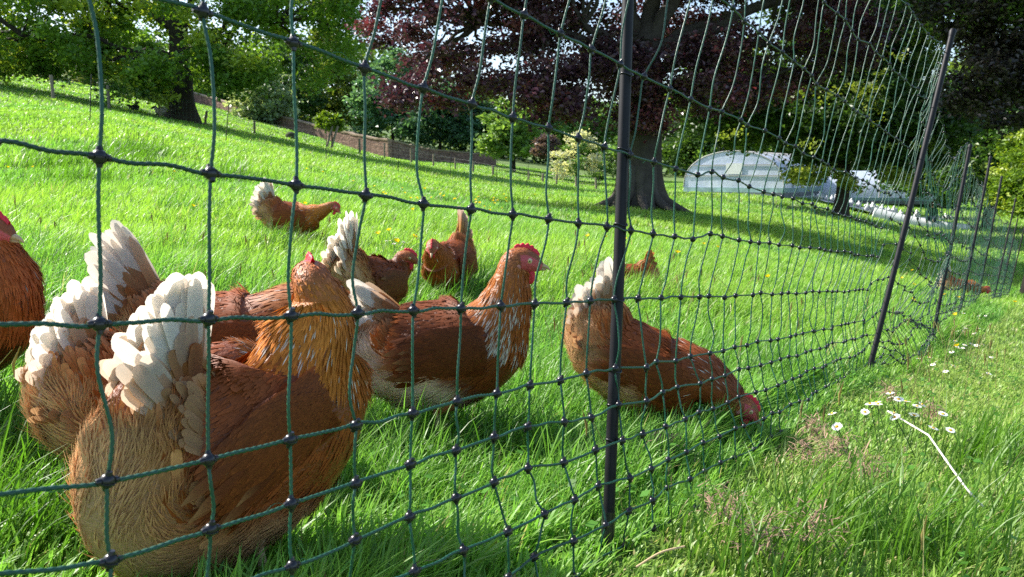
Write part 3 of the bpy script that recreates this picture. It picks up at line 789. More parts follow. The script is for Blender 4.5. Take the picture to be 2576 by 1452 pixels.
# clover and plantain leaves low down, thin flowering stems above
def weeds(n, r0, r1):
    r = np.sqrt(rng.uniform(r0 ** 2, r1 ** 2, n)); a = rng.uniform(-.72, .72, n); x, y = r * np.sin(a), r * np.cos(a)
    k = vnoise(np.stack([x, y], 1) * 2.3, 21) > .52; x, y = x[k], y[k]; n = len(x)
    h = rng.uniform(.03, .075, n); a = rng.uniform(0, 6.28, n)
    d_ = np.stack([np.cos(a), np.sin(a), rng.uniform(-.3, .5, n)], 1); s_ = np.stack([-np.sin(a), np.cos(a), rng.normal(0, .3, n)], 1); L = rng.uniform(.005, .010, n)[:, None]
    c = np.stack([x, y, gz(x, y) + h], 1)
    V = np.stack([c - d_ * L, c + s_ * L * .75, c + d_ * L, c - s_ * L * .75], 1)
    mb.add(V.reshape(-1, 3), np.arange(4 * n).reshape(-1, 4), np.repeat(np.array([.09, .24, .03]) * rng.uniform(.7, 1.3, (n, 1)), 4, 0))
weeds(8000, .9, 4.5)
def stems(n, r0, r1):
    r = np.sqrt(rng.uniform(r0 ** 2, r1 ** 2, n)); a = rng.uniform(-.72, .72, n); x, y = r * np.sin(a), r * np.cos(a)
    k = (outside_fence(x, y) > .02) | (rng.random(n) < .35); x, y, r = x[k], y[k], r[k]
    for X_, Y_, R_ in zip(x, y, r):
        h = rng.uniform(.13, .24); g = gz(X_, Y_)[0]; l = rng.normal(.02, .05, 2); c = np.array([.30, .30, .12]) * rng.uniform(.6, 1.1)
        P_ = np.array([[X_, Y_, g], [X_ + l[0] * .4, Y_ + l[1] * .4, g + h * .6], [X_ + l[0], Y_ + l[1], g + h]])
        tube(mb, catmull(P_, 6), max(.0006, .0004 * R_), 3, c, cap=False)
        t_ = P_[2]; w_ = max(.0022, .001 * R_)
        tube(mb, [t_ - (0, 0, .035), t_ - (0, 0, .018), t_ + (l[0] * .1, 0, .004)], [w_ * .3, w_, w_ * .2], 4, c * np.array([1.1, .9, .9]), cap=False)
stems(260, .8, 4.5)
# taller rank tufts
def tufts(spots, n, hh, spread, colr):
    for (px, py) in spots:
        p, d = hit(px, py)
        m = int(n)
        x = p[0] + rng.normal(0, spread, m); y = p[1] + rng.normal(0, spread, m)
        h = hh * rng.uniform(.5, 1.1, m)
        blades(mb, x, y, h, np.full(m, max(.003, .0011 * d)) * rng.uniform(.7, 1.3, m), 4, .2, .8, np.array(colr) * rng.uniform(.7, 1.25, (m, 1)))
tufts([(330, 400), (345, 392), (300, 425), (120, 430), (560, 455), (200, 470)], 260, .34, .28, (.10, .22, .015))
tufts([(float(a_), float(b_)) for a_, b_ in zip(rng.uniform(20, 1900, 80), rng.uniform(380, 760, 80)) if b_ > 330 + .16 * a_], 60, .21, .10, (.12, .27, .035))
tufts([(float(a_), float(b_)) for a_, b_ in zip(rng.uniform(20, 1500, 50), rng.uniform(800, 1300, 50))], 45, .17, .035, (.15, .31, .045))
tufts([(720, 625), (680, 640), (1010, 765), (1080, 755), (1150, 790), (1210, 770), (1240, 750)], 150, .20, .07, (.085, .20, .02))
tufts([(1880, 980), (1960, 960), (1700, 930), (1420, 1000), (1100, 1120), (1010, 1130), (1190, 1150), (1330, 1180), (1640, 1070), (1560, 1090)], 130, .15, .05, (.085, .21, .02))
tufts([(80, 1250), (160, 1380), (40, 1400), (120, 1150)], 150, .15, .05, (.09, .21, .016))
tufts([(2400, 1400), (2520, 1320), (2250, 1430), (2560, 1180), (1900, 1440), (2100, 1350), (2480, 1180)], 110, .15, .06, (.10, .22, .018))
tag(mb.build('grass', M_GRASS, smooth=True), 'long bright green meadow grass combed to the right', 'grass', kind='stuff')
# ------------------------------------------------------------------ electric poultry netting in front
STEP0 = np.array([.0401, 0.0592])                   # camera-frame step (right, depth) per upright strand
B0 = np.array([-.2541, .5])
K2 = 35                                             # the strand at the second post
ROW0 = np.array([-.360, -.310, -.262, -.214, -.166, -.119, -.021, .082, .188, .292, .440, .590, .740])
ROW2 = np.array([-.335, -.298, -.253, -.198, -.151, -.103, -.004, .101, .199, .300, .455, .613, .775])
OFFX = np.array([0, 0, .004, .0, -.004, -.006, 0, .022, .024, .045, .075, .105, .14])
FAR_P = [(2180, 958, 2.57), (2345, 862, 4.4), (2412, 809, 6.2), (2455, 785, 8.1), (2498, 769, 10.1), (2515, 760, 12.0), (2536, 755, 14.2)]
FAR_B = np.array([[(px - CX) / F * d, (CY - py) / F * d, d] for px, py, d in FAR_P])
seg = np.linalg.norm(np.diff(FAR_B, axis=0), axis=1); cum = np.r_[0, np.cumsum(seg)]
KMAX = K2 + int(cum[-1] / .0745)
KMIN = -5
rk = np.random.default_rng(5)
XJ = {-1: 0}
OBS = {7: [(250, 395), (530, 436), (745, 466), (920, 492), (1065, 513), (1185, 527), (1290, 540), (1380, 551), (1455, 562), (1527, 571), (1587, 580), (1643, 588), (1697, 595), (1743, 602)],
       6: [(250, 815), (525, 803), (732, 795), (900, 788), (1040, 782), (1160, 776), (1260, 770), (1345, 765), (1425, 761), (1485, 757), (1545, 754), (1605, 751), (1663, 749), (1713, 748), (1760, 747)],
       8: [(222, -45), (510, 30), (738, 108), (917, 172), (1065, 222), (1187, 262), (1290, 297), (1380, 323), (1455, 348), (1520, 370), (1585, 390), (1645, 408), (1700, 425), (1755, 440)],
       9: [None, None, None, None, None, None, (1318, 38), (1410, 85), (1488, 125), (1560, 162), (1620, 193), (1685, 224), (1737, 250), (1785, 274)],
       5: [(270, 1210), (525, 1157), (730, 1107), (895, 1070), (1038, 1040), (1150, 1010), (1250, 990), (1333, 970), (1410, 957), (1475, 940), (1548, 927)],
       4: [(278, 1411), (530, 1332), (733, 1267), (895, 1216), (1032, 1168), (1147, 1133), (1243, 1100), (1327, 1074)],
       3: [None, None, (735, 1424), (893, 1359), (1030, 1300), (1147, 1252), (1243, 1213), (1328, 1178)]}
def node(k, r):
    """camera-frame position of knot: strand k, line r"""
    j = rk_j[k - KMIN, r]
    if k <= K2:
        t = max(0, k) / K2
        y = ROW0[r] + (ROW2[r] - ROW0[r]) * t
        amp = np.interp(k, [-5, 0, 4, 10, 22, 35], [.1, .25, .7, 1.0, 1.15, 1.75])
        b = B0 + STEP0 * k
        if r in OBS and 0 <= k < len(OBS[r]) and OBS[r][k]:
            px, py = OBS[r][k]; return np.array([(px - CX) / F * b[1], (CY - py) / F * b[1], b[1]])
        if k <= 3: b = b - np.array([.004 * (1 - max(0, k) / 4), 0])
        lo = OFFX[r] * amp
        if r < 5: lo += (5 - r) * .006 * np.interp(k, [3, 10, 20, 35], [0, .4, 1.0, -.8])
        return np.array([b[0] + lo + j[0] * .004, y + j[1] * .002, b[1] + j[2] * .003])
    s = (k - K2) * .0745
    i = min(np.searchsorted(cum, s) - 1, len(seg) - 1); i = max(i, 0)
    f = (s - cum[i]) / seg[i]
    b = FAR_B[i] * (1 - f) + FAR_B[i + 1] * f
    h = (ROW2[r] + .310)
    sag = math.sin(min(1, f) * math.pi) ** .8
    h2 = h * (1 - (.16 if i == 0 else .10) * sag * (1 if r > 3 else .4)) + (.03 * math.sin(f * 9 + r) if i == 0 else 0)
    if i == 0 and f < .25: h2 += .03 * math.sin(f / .25 * math.pi)
    return np.array([b[0] + h * .17 + (OFFX[r] * 1.75 - h * .17) * max(0, 1 - s / .5) + j[0] * .006 + .05 * sag * (i == 0) * math.sin(r), b[1] + h2 + j[1] * .004, b[2] + j[2] * .005 - .03 * sag])
rk_j = rk.normal(0, 1, (KMAX - KMIN + 1, 13, 3))
ND = np.array([[node(k, r) for r in range(13)] for k in range(KMIN, KMAX + 1)])       # k, r, 3 (camera frame)
NW = camW(ND[..., 0], ND[..., 1], ND[..., 2])
net = empty('poultry_netting', NW[0 - KMIN, 0]); NL = np.array(net.location)
tag(net, 'green electric poultry netting with black knots and posts crossing the whole foreground', 'netting fence')
TW = np.array([.006, .058, .033]); TW2 = np.array([.013, .088, .05])
nk = len(ND)
# lines along the fence
for r in range(13):
    mb = MB()
    P = NW[:, r]
    c = TW * (1 + .15 * rk.normal())
    n_a = 22                                         # near: laid rope with visible strands
    Pa = catmull(P[:n_a], (n_a - 1) * 62 + 1)
    Pa[1:-1] += (vnoise(np.stack([np.linspace(0, 60, len(Pa)), np.full(len(Pa), r * 3.7)], 1), 3)[1:-1, None] - .5) * np.array([0, 0, .0035])
    tube(mb, Pa, .00145, 10, c, lobes=3, pitch=.017, amp=.2)
    Pb = catmull(P[n_a - 1:46], (46 - n_a) * 10 + 1); tube(mb, Pb, .0014, 6, c, lobes=2, pitch=.02, amp=.22)
    Pc = catmull(P[45:], (nk - 46) * 3 + 1); tube(mb, Pc, .0018, 4, c * .55, cap=False)
    if r >= 2:
        for q in range(16):                          # loose fibres on the near lines
            s = rk.integers(20, len(Pa) - 40); a_ = Pa[s]; b_ = Pa[s + rk.integers(8, 25)]
            md = (a_ + b_) / 2 + rk.normal(0, 1, 3) * .0022 + np.array([0, 0, rk.choice([-1, 1]) * .0028])
            tube(mb, catmull([a_, md, b_], 7), .00022, 3, TW2 * 1.6, cap=False)
    mb.build('line', M_TWINE, net, loc=NL)
# upright strands, wandering between knots
def strand_path(k, per, amp):
    rs = np.random.default_rng(1000 + k)
    P = ND[k - KMIN]
    pts = [P[0]]
    for r in range(12):
        a, b_ = P[r], P[r + 1]; L = np.linalg.norm(b_ - a)
        w = rs.normal(0, .11) * min(L, .16) * amp
        for f, g in ((.3, .8), (.7, -.35 + rs.random() * 1.1)):
            q = a + (b_ - a) * f; q = q + np.array([w * g, 0, rs.normal(0, .002)]); pts.append(q)
        pts.append(b_)
    pts = np.array(pts); pw = camW(pts[:, 0], pts[:, 1], pts[:, 2])
    return catmull(pw, (len(pts) - 1) * per + 1)
rest = MB()
for k in range(KMIN, KMAX + 1):
    c = (TW * .8 + TW2 * .4) * (1 + .12 * rk.normal())
    if k < 14:
        mb = MB(); tube(mb, strand_path(k, 20, .35), .00125, 9, c, lobes=3, pitch=.016, amp=.2); mb.build('upright', M_TWINE, net, loc=NL)
    elif k < 36:
        mb = MB(); tube(mb, strand_path(k, 9, .42), .00122, 6, c, lobes=2, pitch=.018, amp=.22); mb.build('upright', M_TWINE, net, loc=NL)
    elif k < 95:
        mb = MB(); tube(mb, strand_path(k, 3, .5), .0013, 4, c * .8, cap=False); mb.build('upright', M_TWINE, net, loc=NL)
    else:
        tube(rest, strand_path(k, 1, .5), .0016, 3, c * .7, cap=False)
tag(rest.build('far_uprights', M_TWINE, net, loc=NL), kind='stuff')
# black ball knots
mb = MB(); ball(mb, (0, 0, 0), (.0048, .0048, .0050), 20, 14)
th = np.linspace(0, 2 * np.pi, 15)
tube(mb, np.array([[-.0075, 0, 0], [-.0062, 0, 0], [-.0045, 0, 0]]), [.0017, .0024, .0026], 10)
tube(mb, np.array([[.0075, 0, 0], [.0062, 0, 0], [.0045, 0, 0]]), [.0017, .0024, .0026], 10)
tube(mb, np.array([[0, 0, -.0068], [0, 0, -.0045]]), [.0018, .0024], 10); tube(mb, np.array([[0, 0, .0068], [0, 0, .0045]]), [.0018, .0024], 10)
tube(mb, np.stack([.0054 * np.cos(th), .0054 * np.sin(th), 0 * th], 1), .00028, 5, cap=False)      # mould seam
ball(mb, (.0022, -.0047, -.0008), (.00085, .0006, .00085), 8, 6)
me_knot = mb.mesh('knot', M_KNOT)
mb2 = MB(); ball(mb2, (0, 0, 0), (.0050, .0050, .0050), 8, 6); kv, kf = mb2.v[0], mb2.q[0]
cand = [(k, r) for k in range(KMIN, KMAX + 1) for r in range(13)]
def vis(k, r):
    p = ND[k - KMIN, r]; u, v = p[0] / p[2] * F + CX, CY - p[1] / p[2] * F
    return (-60 < u < 2640 and -60 < v < 1500)
cand.sort(key=lambda a: (not vis(*a), ND[a[0] - KMIN, a[1], 2]))
kmb = MB(); n_knot = 0
for k, r in cand:
    p = NW[k - KMIN, r]
    if n_knot < 100:
        a_ = NW[min(k + 1, KMAX) - KMIN, r] - NW[max(k - 1, KMIN) - KMIN, r]; x_ = a_ / np.linalg.norm(a_)
        z_ = np.array([0, 0, 1.0]); y_ = norm(np.cross(z_, x_)); z_ = np.cross(x_, y_)
        o = bpy.data.objects.new('knot', me_knot); COL.objects.link(o); o.parent = net
        M4 = Matrix(((x_[0], y_[0], z_[0]), (x_[1], y_[1], z_[1]), (x_[2], y_[2], z_[2]))).to_4x4(); M4.translation = tuple(p - NL)
        o.matrix_local = M4 @ Matrix.Rotation(rk.normal(0, .25), 4, 'X'); n_knot += 1
    else:
        kmb.add(kv + p, kf)
tag(kmb.build('other_knots', M_KNOT, net, loc=NL), kind='stuff')
# plastic posts with a steel spike
def net_post(parent, base, top, r, name='post'):
    base, top = np.asarray(base), np.asarray(top); ax = norm(top - base)
    mb = MB(); tube(mb, catmull([base + ax * .02, (base + top) / 2 + (.002, 0, 0), top], 14), r, 14)
    tube(mb, [top - ax * .02, top - ax * .002, top + ax * .006], [r * 1.02, r * 1.25, r * .9], 12)
    o = mb.build(name, M_POST, parent, loc=base)
    sb = MB(); tube(sb, [base - ax * .12, base + ax * .0, base + ax * .03], [.001, .004, .004], 8); tube(sb, [base + ax * .0, base + ax * .05], [r * 1.15, r * 1.15], 12)
    s = sb.build('spike', M_KNOT, o, loc=base)
    return o, ax
o1, ax1 = net_post(net, camW(*[np.array(q) for q in ((1528 - CX) / F * 1.10, (CY - 1376) / F * 1.10, 1.10)]), camW((1590 - CX) / F * 1.10, (CY + 330) / F * 1.10, 1.10), .0082)
post_tops = [(2397, 78, 2.57), (2441, 366, 4.4), (2492, 395, 6.2), (2520, 445, 8.1), (2555, 500, 10.1), (2566, 525, 12.0), (2580, 560, 14.2)]
for (bx, by, d), (tx, ty, _) in zip(FAR_P, post_tops):
    d2 = d + .012
    net_post(net, W(bx - (2 if d > 3 else 0), by, d2), W(tx, ty, d2), .0092 if d < 3 else .010)
# short clip ties on the near post
for r in range(3, 12):
    k = 10; y = ROW0[r] + .286 * (ROW2[r] - ROW0[r])
    p = camW(.132 + (y + .36) * .04, y, 1.092); mb = MB()
    th = np.linspace(0, 2 * np.pi, 16)
    tube(mb, np.stack([p[0] + .0092 * np.cos(th), p[1] + .008 + .0092 * np.sin(th), p[2] + .002 * np.sin(th * 2)], 1), .0011, 6, cap=False)
    mb.build('clip', M_KNOT, o1, loc=p)

# far run of the same netting across the meadow
FP = [(-150, 268, 15), (225, 310, 18.6), (567, 370, 22), (820, 401, 26), (1001, 421, 29), (1132, 441, 31.5), (1247, 464, 33), (1323, 473, 34), (1397, 480, 35), (1503, 486, 36)]
FT = [(-148, 112), (230, 186), (576, 270), (821, 313), (1003, 345), (1135, 368), (1252, 398), (1330, 409), (1404, 418), (1510, 426)]
B_ = np.array([W(*p) for p in FP])
for q in range(len(B_)): B_[q, 2] = gz(B_[q, 0], B_[q, 1])[0]
far = empty('poultry_netting', B_[1]); tag(far, 'far run of thin green poultry netting across the middle of the meadow', 'netting fence')
FLc = np.array(far.location)
T_ = np.array([B_[q] + (np.array(W(*FT[q], FP[q][2])) - W(*FP[q])) for q in range(len(B_))])
for b_, t_ in zip(B_, T_):
    mb = MB(); tube(mb, [b_ - (0, 0, .1), (b_ + t_) / 2, t_], .011, 6); mb.build('post', M_POST, far, loc=FLc)
mb = MB(); sg = np.linalg.norm(np.diff(B_, axis=0), axis=1); cm = np.r_[0, np.cumsum(sg)]; H_ = np.linalg.norm(T_ - B_, axis=1).mean() * .95
ss = np.arange(0, cm[-1], .12)
bx = np.stack([np.interp(ss, cm, B_[:, q]) for q in range(3)], 1); sagv = 1 - .08 * np.abs(np.sin(np.interp(ss, cm, np.arange(len(cm))) * np.pi))
for p, s_ in zip(bx, sagv): tube(mb, [p, p + (rk.normal(0, .01), 0, H_ * .5 * s_), p + (0, 0, H_ * s_)], .0016, 3, TW * .8, cap=False)
for h in np.array([.04, .09, .14, .19, .25, .35, .45, .55, .65, .8, .95, 1.0]): tube(mb, bx + np.stack([0 * ss, 0 * ss, H_ * h * sagv], 1), .0016, 3, TW * .8, cap=False)
mb.build('netting', M_TWINE, far, loc=FLc)
# ------------------------------------------------------------------ hens
RUST, DARK, GOLD = np.array([.35, .088, .016]), np.array([.19, .047, .012]), np.array([.52, .175, .022])
BUFF, CREAM, WHITE, TAN = np.array([.64, .34, .145]), np.array([.80, .64, .45]), np.array([.88, .84, .78]), np.array([.52, .25, .09])
RED, PINK = np.array([.74, .03, .06]), np.array([.70, .20, .20])

def feathers(mb, base, dirv, nrm, L, Wd, bend, c0, c1, k0, k1, rows=6, cup=.14, tip=.12, shaft=.85, blunt=.75, nb=0.0, rim=0.):
    n = len(base)
    dirv = norm(dirv); sd = norm(np.cross(dirv, nrm)); nn = np.cross(sd, dirv)
    v = np.linspace(0, 1, rows) if rows < 6 else 1 - (1 - np.linspace(0, 1, rows)) ** 1.7
    prof = np.interp(v, [0, .2, .5, .8, .9, .955, .985, 1], [.28, .8, 1, .99, .93, .80, .62, .34]) if rows >= 6 else np.interp(v, [0, .2, .5, .8, .93, 1], [.28, .8, 1, .95, blunt, tip])
    u = np.array([-1, 0, 1.0])
    C = base[:, None] + dirv[:, None] * (L[:, None] * v[None])[..., None] - nn[:, None] * ((L * bend)[:, None] * v[None] ** 2)[..., None]
    V = C[:, :, None] + sd[:, None, None] * ((Wd * .5)[:, None, None] * prof[None, :, None] * u[None, None])[..., None]
    V = V + nn[:, None, None] * ((Wd * cup)[:, None, None] * (1 - u[None, None] ** 2) * prof[None, :, None])[..., None]
    # a rounded outline: the middle of the last row reaches a little further
    V[:, -1, 1] += dirv * (L * .012)[:, None]
    m = np.clip((v[None] - k0[:, None]) / np.maximum(k1 - k0, 1e-3)[:, None], 0, 1)
    m = m * m * (3 - 2 * m)
    cc = c0[:, None] * (1 - m[..., None]) + c1[:, None] * m[..., None]
    cc = np.repeat(cc[:, :, None], 3, 2).copy()
    cc[:, :, 1] *= shaft
    cc[:, :, 0] *= 1.06
    if rim:
        for e_, q_ in ((0, rim), (2, rim * .6)): cc[:, 1:, e_] = cc[:, 1:, e_] * (1 - q_) + np.array([.56, .29, .11]) * q_
    b = (np.arange(n) * rows * 3)[:, None, None] + (np.arange(rows - 1) * 3)[None, :, None] + np.arange(2)[None, None]
    f = np.stack([b, b + 1, b + 4, b + 3], -1).reshape(-1, 4)
    if nb:
        gn = norm(nn[:, None] + sd[:, None] * (u * .35)[None, :, None])                       # n,3cols,3
        sn = norm(nrm * nb + 0)[:, None] * nb + gn * (1 - nb)
        mb.nv[mb.n] = norm(np.repeat(sn[:, None], rows, 1)).reshape(-1, 3)
    mb.add(V.reshape(-1, 3), f, np.clip(cc, 0, 1).reshape(-1, 3))

BODY = [(-.12, .230, .074, .092), (-.06, .216, .091, .102),
        (.0, .214, .094, .104), (.05, .222, .087, .100), (.092, .245, .072, .086)]
NECK_STAND = [(.118, 0, .288, .053, .060), (.131, 0, .325, .039, .045), (.137, 0, .352, .031, .035)]

def hen(label, px, d, yaw, scale=1.0, pitch=0., neck=NECK_STAND, head=(.142, 0, .376), hyaw=0., hpitch=-5., tail=62., tspread=95., tlen=.14,
        tfan=1.0, white=.55, detail=1.0, legs=True, specks=.12, lower=0., crouch=.03, seed=0, tx=0., tz=0., tshrink=.36, fluff=None, flo=0., lx=1., rumpf=0, tailcol=None, dark=1.0, hackle=None, bodyw=1.0, deep=1.0, skin=None, base=None):
    R = np.random.default_rng(seed + 50)
    g = on_ground(px, d) if base is None else np.asarray(base)
    root = empty('hen', (g[0], g[1], g[2] - lower), math.radians(yaw)); root.scale = (scale * lx, scale, scale)
    tag(root, label, 'hen', 'brown hens in the netted meadow')
    ca, sa = math.cos(math.radians(pitch)), math.sin(math.radians(pitch))
    piv = np.array([0, 0, .22]); dn = np.array([0, 0, crouch])
    RB = np.array([[ca, 0, -sa], [0, 1, 0], [sa, 0, ca]])          # positive pitch lifts the front
    rb = lambda p: (np.asarray(p, float) - piv) @ RB.T + piv - dn
    mt = math.radians(tail * .72)
    cone = [(tx - .118 - .092 * math.cos(mt), .246 + tz * .7 + .092 * math.sin(mt), .014, .034), (tx * .6 - .122 - .060 * math.cos(mt), .238 + tz * .4 + .060 * math.sin(mt), .052, .078)]
    st = [(*rb((x, 0, z - (deep - 1) * .09 * (hh > .05))), hw * bodyw, hh * deep) for x, z, hw, hh in cone + BODY] + [(a_, b_, c_ - crouch, w_, h_) for a_, b_, c_, w_, h_ in neck]
    hy, hp = math.radians(hyaw), math.radians(hpitch)
    fwd = np.array([math.cos(hy) * math.cos(hp), math.sin(hy) * math.cos(hp), math.sin(hp)])
    hl = np.array([-math.sin(hy), math.cos(hy), 0]); hup = np.cross(fwd, hl)
    h0 = np.asarray(head, float) - dn
    for a, b_, hw, hh in ((0, 0, .0265, .0285), (.018, .008, .0245, .0265), (.036, .007, .021, .022), (.05, .003, .0145, .0155), (.060, .0, .008, .009)):
        q = h0 + fwd * a + hup * b_
        st.append((*q, hw, hh))
    st = np.array(st); ns = len(st)
    n = 110
    X = catmull(st, n); idx = np.linspace(0, ns - 1, n)
    P, hw, hh = X[:, :3], np.maximum(X[:, 3], .004), np.maximum(X[:, 4], .004)
    T = norm(np.gradient(P, axis=0))
    S, U = np.zeros_like(P), np.zeros_like(P)
    u = np.array([0, 0, 1.0])
    for i in range(n):
        u = u - T[i] * (u @ T[i]); u = u / np.linalg.norm(u); U[i] = u; S[i] = np.cross(u, T[i])
    def surf(t, ph):
        i = np.clip(t / (ns - 1) * (n - 1), 0, n - 1.001); a = i.astype(int); f = (i - a)[:, None]
        L_ = lambda A: A[a] * (1 - f) + A[a + 1] * f
        w_, h_ = (hw[a] * (1 - f[:, 0]) + hw[a + 1] * f[:, 0]), (hh[a] * (1 - f[:, 0]) + hh[a + 1] * f[:, 0])
        s_, u_ = L_(S), L_(U)
        p = L_(P) + s_ * (w_ * np.cos(ph))[:, None] + u_ * (h_ * np.sin(ph))[:, None]
        nn = norm(s_ * (np.cos(ph) / w_)[:, None] + u_ * (np.sin(ph) / h_)[:, None])
        return p, nn
    # ---- body skin, one continuous mesh
    seg = 30
    th = np.linspace(0, 2 * np.pi, seg, endpoint=False)
    tt = np.repeat(idx, seg); pp = np.tile(th, n)
    V, NN = surf(tt, pp)
    def base_col(t, ph, r_):
        low = np.sin(ph)
        c = np.where((low > -.1)[:, None], DARK * .9 + RUST * .3, RUST)[:] * dark
        fl = np.clip((4.9 - t) / .8, 0, 1) * np.clip((t - .6) / .5, 0, 1) * np.clip((np.interp(t, [.7, 2, 3, 4, 4.8], [.34, .32, .08, -.22, -.55]) + flo - low) / .28, 0, 1)
        fl = np.clip(fl, 0, 1)[:, None]
        dn_ = np.clip((.05 + flo * 1.2 - low) / .55, 0, 1)[:, None]
        c = c * (1 - fl) + ((BUFF * .8 + CREAM * .2 if fluff is None else np.asarray(fluff)) * dn_ + (TAN * .8 + RUST * .15) * (1 - dn_)) * fl
        nk = np.clip((t - 6.4) / 1.2, 0, 1)[:, None]
        hk = GOLD if hackle is None else np.asarray(hackle)
        topm = np.clip((low + .7) / .9, 0, 1)[:, None]
        c = c * (1 - nk) + (hk * topm + RUST * (1 - topm)) * nk
        hd = np.clip((t - 9.6) / .6, 0, 1)[:, None]
        c = c * (1 - hd) + np.array([.34, .10, .03]) * hd
        return c, fl[:, 0]
    c, _ = base_col(tt, pp, R)
    face = ((tt > 10.75) & (np.sin(pp) < .5))[:, None]
    c = np.where(face, (PINK * .5 + RED * .4), c * .8)
    i = np.arange(n - 1)[:, None] * seg; j = np.arange(seg)[None]; k = (j + 1) % seg
    mb = MB(); mb.add(V, np.stack([i + j, i + k, i + seg + k, i + seg + j], -1).reshape(-1, 4), c)
    mb.build('body', M_SKIN, root)
    # ---- plumage
    wt = (hw + hh) * np.linalg.norm(np.gradient(P, axis=0), axis=1); cdf = np.cumsum(wt); cdf /= cdf[-1]
    def sample(m, lo, hi):
        q0, q1 = np.interp([lo, hi], idx, cdf)
        return np.interp(R.uniform(q0, q1, m), cdf, idx), R.uniform(0, 2 * np.pi, m)
    pl = MB(); hackw = [1.]
    def coat(m, lo, hi, sel, L, Wd, lift, bend, rows, colf, rnd=.25, tip=.12, cup=.14, shaft=.88, blunt=.75, hang=0., nb=.82):
        t, ph = sample(int(m * detail), lo, hi)
        s = sel(t, np.sin(ph)); t, ph = t[s], ph[s]
        if not len(t): return
        p, nn = surf(t, ph); p2, _ = surf(np.maximum(t - .15, 0), ph)
        dv = norm(p2 - p)
        ti = np.clip((t / (ns - 1) * (n - 1)).astype(int), 0, n - 1)
        ok = (dv * -T[ti]).sum(1) > .35                          # leave out the folded hollow between back and neck
        t, ph, p, nn, dv = t[ok], ph[ok], p[ok], nn[ok], dv[ok]; m = len(t)
        if hang:                                                 # down lies in ruffled clumps
            k1_ = np.stack([t * 3.2, ph * 2.6 + 9], 1); sd_ = np.cross(dv, nn)
            a_ = (vnoise(k1_, seed + 31) - .5) * 1.5; b_ = np.clip(vnoise(k1_ * 1.7, seed + 32) - .38, 0, 1) * .75
            dv = dv + sd_ * a_[:, None] + nn * b_[:, None]
        dv = norm(dv + nn * (lift + R.normal(0, lift * .5, m))[:, None] + R.normal(0, .07 if hang == 0 else .13, (m, 3)) + np.array([0, 0, -hang]))
        l_ = (L(t) if callable(L) else np.full(m, L)) * R.uniform(1 - rnd, 1 + rnd, m); w_ = (Wd(t) if callable(Wd) else np.full(m, Wd)) * R.uniform(.8, 1.2, m)
        hackw[0] = 1.; c0, c1, k0, k1 = colf(t, np.sin(ph), m); w_ = w_ * hackw[0]
        feathers(pl, p - nn * .001, dv, nn, l_, w_, np.full(m, bend), c0, c1, k0, k1, rows, cup=cup, tip=tip, shaft=shaft, blunt=blunt, nb=nb)
    def bodycol(t, s, m):
        c, fl = base_col(t, np.arcsin(np.clip(s, -1, 1)), R)
        c = c * R.uniform(.84, 1.08, (m, 1))
        edge = c * R.uniform(1.02, 1.30, (m, 1)) + .003
        return c, edge, np.full(m, .55), np.full(m, 1.0)
    def fur(t, s, m):
        c = base_col(t, np.arcsin(np.clip(s, -1, 1)), R)[0]
        v_ = vnoise(np.stack([t * 3.5, s * 4.0 + 20], 1), seed + 7); w_ = vnoise(np.stack([t * 9, s * 9.0 + 50], 1), seed + 8)
        c = c * (.70 + .30 * v_ + .26 * w_)[:, None] * R.uniform(.9, 1.08, (m, 1))
        return c * np.array([.92, .86, .78]), np.clip(c * 1.18 + .02, 0, .92), np.full(m, .1), np.full(m, .95)
    # fluff
    coat(20000, .7, 4.9, lambda t, s: s + R.normal(0, .09, len(s)) < np.interp(t, [.7, 2, 3, 4, 4.8], [.30, .28, .06, -.24, -.58]) + flo, .024, .0016, .05, .18, 4, fur, tip=.1, hang=.2, rnd=.4, nb=.95)
    # breast and flanks, then back and saddle
    def finecol(t, s, m):
        c, _ = base_col(t, np.arcsin(np.clip(s, -1, 1)), R)
        v_ = vnoise(np.stack([t * 4.5, s * 5.0 + 20], 1), seed) ; w_ = vnoise(np.stack([t * 14, s * 13.0 + 50], 1), seed + 3)
        c = c * (.78 + .28 * v_ + .22 * w_)[:, None] * R.uniform(.9, 1.08, (m, 1))
        return c, np.clip(c * 1.16 + .003, 0, .9), np.full(m, .4), np.full(m, 1.)
    rum = lambda t: np.interp(t, [.7, 2, 3, 4, 4.8], [.20, .18, -.06, -.36, -.7]) + flo
    coat(11000, .9, 7.4, lambda t, s: (s > -.75) & (s > rum(t)), .026, .0046, .012, .06, 4, finecol, cup=.03, tip=.35, blunt=.85, nb=.9, shaft=.97)
    coat(650, .8, 6.8, lambda t, s: s > .05, .023, .0125, .020, .06, 7, finecol, cup=.04, nb=.88, shaft=.94)
    if rumpf:                                                    # broad tan feathers laid over the upper rump
        def rumpcol(t, s, m):
            f = R.random((m, 1)); c = (TAN * (.55 + .35 * f) + RUST * .18) * R.uniform(.8, 1.1, (m, 1))
            return c, np.clip(c * 1.25 + np.array([.05, .04, .03]), 0, .9), np.full(m, .3), np.full(m, 1.)
        coat(int(rumpf), .55, 2.9, lambda t, s: (s < .35) & (s > np.interp(t, [.5, 2.9], [-.95, -.5]) + .35 * R.random(len(s))), .040, .0125, .035, .10, 8, rumpcol, cup=.05, nb=.78, shaft=.95)
    def covcol(t, s, m):
        f = np.clip((1.5 - t) / 1.3, 0, 1)[:, None]
        c = (RUST * .85 * (1 - f) + TAN * .85 * f) * R.uniform(.75, 1.15, (m, 1)) * np.array([1, 1, 1])
        w_ = WHITE if tailcol is None else np.asarray(tailcol)
        e = c * 1.35 * (1 - f) + (w_ * .22 + TAN * .78) * f
        return c, np.clip(e, 0, .9), np.full(m, .45), np.full(m, 1.)
